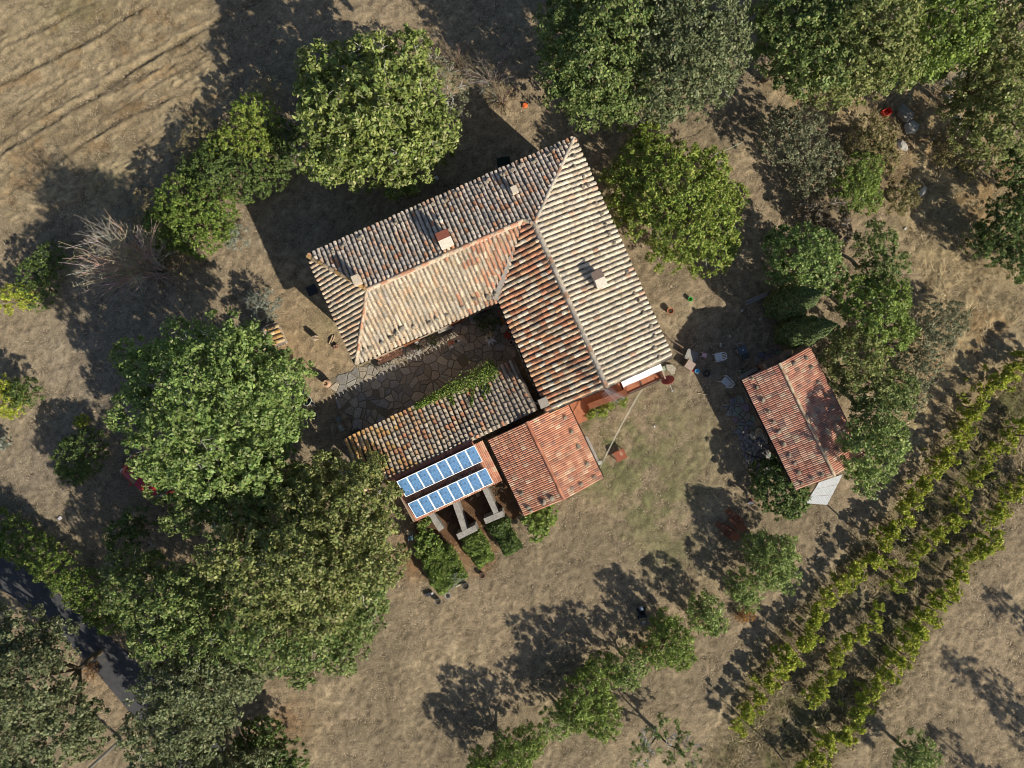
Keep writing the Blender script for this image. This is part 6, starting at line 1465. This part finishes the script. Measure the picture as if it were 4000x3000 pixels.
bare_tree('bare_shrub', 'dead branches lying against the right concrete wall', (1068, 1050), .8, .9, 16, 117, (.34, .28, .22), thick=.02)

# --- vine rows with posts
VR = {'first': [(4040, 1395), (3904, 1494), (3802, 1621), (3741, 1723), (3693, 1814), (3603, 1904), (3542, 2000), (3482, 2096), (3434, 2169), (3338, 2253), (3241, 2338), (3181, 2452), (3121, 2530), (3036, 2609), (3000, 2651), (2940, 2760), (2880, 2840)],
      'second': [(4040, 1620), (3892, 1790), (3844, 1874), (3784, 1940), (3741, 2018), (3651, 2115), (3591, 2199), (3494, 2301), (3446, 2362), (3422, 2434), (3265, 2579), (3253, 2645), (3145, 2784)],
      'third': [(4040, 1880), (3946, 1970), (3892, 2054), (3856, 2121), (3748, 2241), (3693, 2344), (3615, 2422), (3579, 2500), (3531, 2542), (3476, 2651), (3386, 2747), (3325, 2844), (3253, 2892), (3199, 2965), (3150, 3030)]}
def vine_proto(seed):
    rs = np.random.RandomState(seed); rng = random.Random(seed)
    lob = [((rng.uniform(-.7, .7), rng.gauss(0, .22), rng.uniform(.8, 1.6)), rng.uniform(.10, .26)) for i in range(11)] + [((rng.uniform(-.7, .7), rng.gauss(0, .5), rng.uniform(.25, .8)), rng.uniform(.1, .2)) for i in range(7)]
    P, O, K = crown_points(lob, rs, .2, 12, .85, zmin=.05, ragged=.8)
    V, C = leaf_quads(P, rs.normal(size=P.shape) * .8 + np.array([0, 0, .5]), .13, .7, rs, K[:, None], 'vine')
    t = thing('grape_vine', 'x', 'vine'); quad_mesh('foliage', V, C, M_leaf, t)
    b = MB(); b.tube([(0, 0, -.1), (.04, .02, .5), (0, 0, .95)], [.045, .035, .025], BROWNB, n=6)
    for i in range(9):
        a = rng.random() * 6.28; d = Vector((math.cos(a), math.sin(a) * .5, rng.uniform(.1, .8))); b.tube([(0, 0, .9), tuple(Vector((0, 0, .9)) + d * rng.uniform(.5, .9))], [.014, .006], (.28, .20, .13), n=4)
    b.build('stem', M_bark, t); return t
protos = [vine_proto(200 + i) for i in range(5)]; used = [False] * 5; rng = random.Random(17)
VD = {'first': 'vine in the unbroken yellow green row nearest the dry track', 'second': 'vine in the patchy middle row between the two fuller vine rows', 'third': 'vine in the outer row bordering the bare grass at the lower right'}
for rn, pts in VR.items():
    pts = [S(x, y, 1.2) for x, y in pts]; acc = 0
    for i in range(len(pts) - 1):
        a, c = pts[i], pts[i + 1]; d = c - a; L = d.length; q = acc
        while q < L:
            p = a + d * (q / L); k = rng.randrange(5)
            if not (rn == 'second' and rng.random() < .15):
                o = protos[k] if not used[k] else copy_tree(protos[k]); used[k] = True
                o.location = (p.x + rng.gauss(0, .12), p.y + rng.gauss(0, .12), 0); o.rotation_euler = (0, 0, math.atan2(d.y, d.x) + rng.choice([0, math.pi]) + rng.gauss(0, .15)); s_ = rng.uniform(.8, 1.15) * (.9 if rn == 'second' else 1.05); o.scale = (s_, s_, s_)
                o['label'] = VD[rn]; o['group'] = 'vines in the %s row' % rn
            q += 1.15
        acc = q - L
for i, (x, y, where) in enumerate(((3717, 1548, 'highest in the picture in the first vine row'), (3790, 1877, 'in the middle vine row close to the right edge'), (3935, 1696, 'in the middle vine row nearest the right edge'), (3313, 2046, 'standing out left of the first vine row by the track'), (3650, 2322, 'between the middle and outer vine rows'), (3014, 2910, 'at the bottom near the end of the first vine row'), (3480, 2080, 'inside the first vine row halfway down'))):
    p = S(x, y); o_ = thing('vine_post', 'weathered wooden vine post %s' % where, 'post', p, group='posts in the vine rows')
    b = MB(); b.tube([(0, 0, -.1), (.02, 0, 1.0), (.03, .01, 2.0)], [.055, .05, .045], (.20, .16, .12), n=7); b.build('shaft', M_wood, o_)
    b = MB(); b.tube([(-.06, -.05, 1.5), (.07, -.05, 1.5), (.09, .06, 1.52)], .012, (.35, .34, .32), n=4); b.build('wire_tie', M_metal, o_)

# --- dry grass (uncountable)
def grass(name, n, zone, lmin, lmax, wid, cols, seed, lift=.35, clumpy=None):
    rs = np.random.RandomState(seed)
    X = rs.uniform(-36, 36, n); Y = rs.uniform(-27.5, 27.5, n)
    if clumpy:
        m = n // clumpy; cx = rs.uniform(-36, 36, m); cy = rs.uniform(-27.5, 27.5, m); idx = rs.randint(0, m, n); X = cx[idx] + rs.normal(0, .16, n); Y = cy[idx] + rs.normal(0, .16, n)
    k = zone(X, Y); X, Y = X[k], Y[k]; n = len(X)
    a = vnoise(X + 80, Y + 80, 1.3, seed + 3) * 12 + rs.normal(0, .9, n); L = rs.uniform(lmin, lmax, n); up = L * rs.uniform(.15, 1, n) * lift
    d = np.stack([np.cos(a), np.sin(a)], 1); w_ = np.stack([-np.sin(a), np.cos(a)], 1) * (wid * rs.uniform(.6, 1.4, n))[:, None]
    B = np.stack([X, Y], 1); z0 = np.full(n, -.02)
    V = np.stack([np.column_stack([B - w_, z0]), np.column_stack([B + w_, z0]), np.column_stack([B + d * L[:, None], up])], 1)
    cc = np.array(cols); C = cc[rs.randint(0, len(cc), n)] * (rs.uniform(.7, 1.3, n) * (.75 + .5 * vnoise(X + 40, Y + 40, .8, seed + 9)))[:, None]
    o = quad_mesh(name, V, np.clip(C, .01, .75), M_blade, None, 3); return o
NOG = [ROAD, COURT, TERR, Sp((1190, 990), (2250, 530), (2640, 1400), (2290, 1600), (2370, 1880), (2050, 2030), (1600, 2030), (1330, 1720), (2000, 1440), (1960, 1180), (1390, 1440)), Sp((2890, 1480), (3165, 1355), (3320, 1830), (3110, 1920)), Sp((1600, 1930), (2060, 1800), (2060, 2030), (1760, 2180))]
def free(X, Y):
    k = np.ones(X.shape, bool)
    for P_ in NOG: k &= poly_sd(X, Y, P_) < 0
    return k
o = grass('dry_grass', 330000, free, .08, .22, .015, [(.46, .37, .26), (.40, .32, .22), (.52, .43, .31), (.30, .25, .17)], 301)
tag(o, 'short dry straw coloured grass covering the ground round the buildings', 'grass', kind='stuff')
o = grass('green_grass', 60000, lambda X, Y: free(X, Y) & (poly_sd(X, Y, Dp((1230, 880), (1320, 850), (1420, 870), (1560, 960), (1520, 1130), (1400, 1190), (1300, 1100))) > -1) & (fbm(X, Y, 1.6, 66) > .47), .06, .16, .011, [(.17, .20, .08), (.22, .23, .11), (.13, .16, .06)], 302)
tag(o, 'greener short grass on the lawn between annex and shed', 'grass', kind='stuff')
BK = lambda X, Y: free(X, Y) & ((poly_sd(X, Y, BANK) + (fbm(X, Y, 2, 5) - .5) * 4 > 0) | (poly_sd(X, Y, VINEYARD) + (fbm(X, Y, 2, 15) - .5) * 2 > 0))
o = grass('tall_dry_grass', 190000, BK, .25, .7, .018, [(.52, .42, .26), (.46, .37, .22), (.40, .30, .17), (.56, .48, .32)], 303, lift=.7, clumpy=22)
tag(o, 'long golden dry grass lying in swathes on the bank and between the vines', 'grass', kind='stuff')
rs = np.random.RandomState(77); n = 60000; X = rs.uniform(12, 36, n); Y = rs.uniform(-27.5, 4, n)
k = (poly_sd(X, Y, VINEYARD) > -.6 + (vnoise(X, Y, 1, 3) - .5) * 2) & (fbm(X, Y, 1.1, 62) > .44); X, Y = X[k], Y[k]; n = len(X)
P = np.stack([X, Y, np.abs(rs.normal(.12, .16, n)) + .03], 1); V, C = leaf_quads(P, rs.normal(size=P.shape) * .8 + np.array([0, 0, .4]), .13, .4, rs, (.5 + .7 * vnoise(X, Y, .7, 8))[:, None], 'olivebrown')
o = quad_mesh('weeds', V, C, M_leaf); tag(o, 'low dark olive weeds growing between the vine rows', 'weeds', kind='stuff')
o = grass('field_stubble', 60000, lambda X, Y: poly_sd(X, Y, FIELD) > -.5, .08, .28, .013, [(.50, .41, .28), (.42, .34, .22), (.36, .27, .17)], 304, lift=.4)
tag(o, 'straw stubble strewn over the ploughed field', 'stubble', kind='stuff')
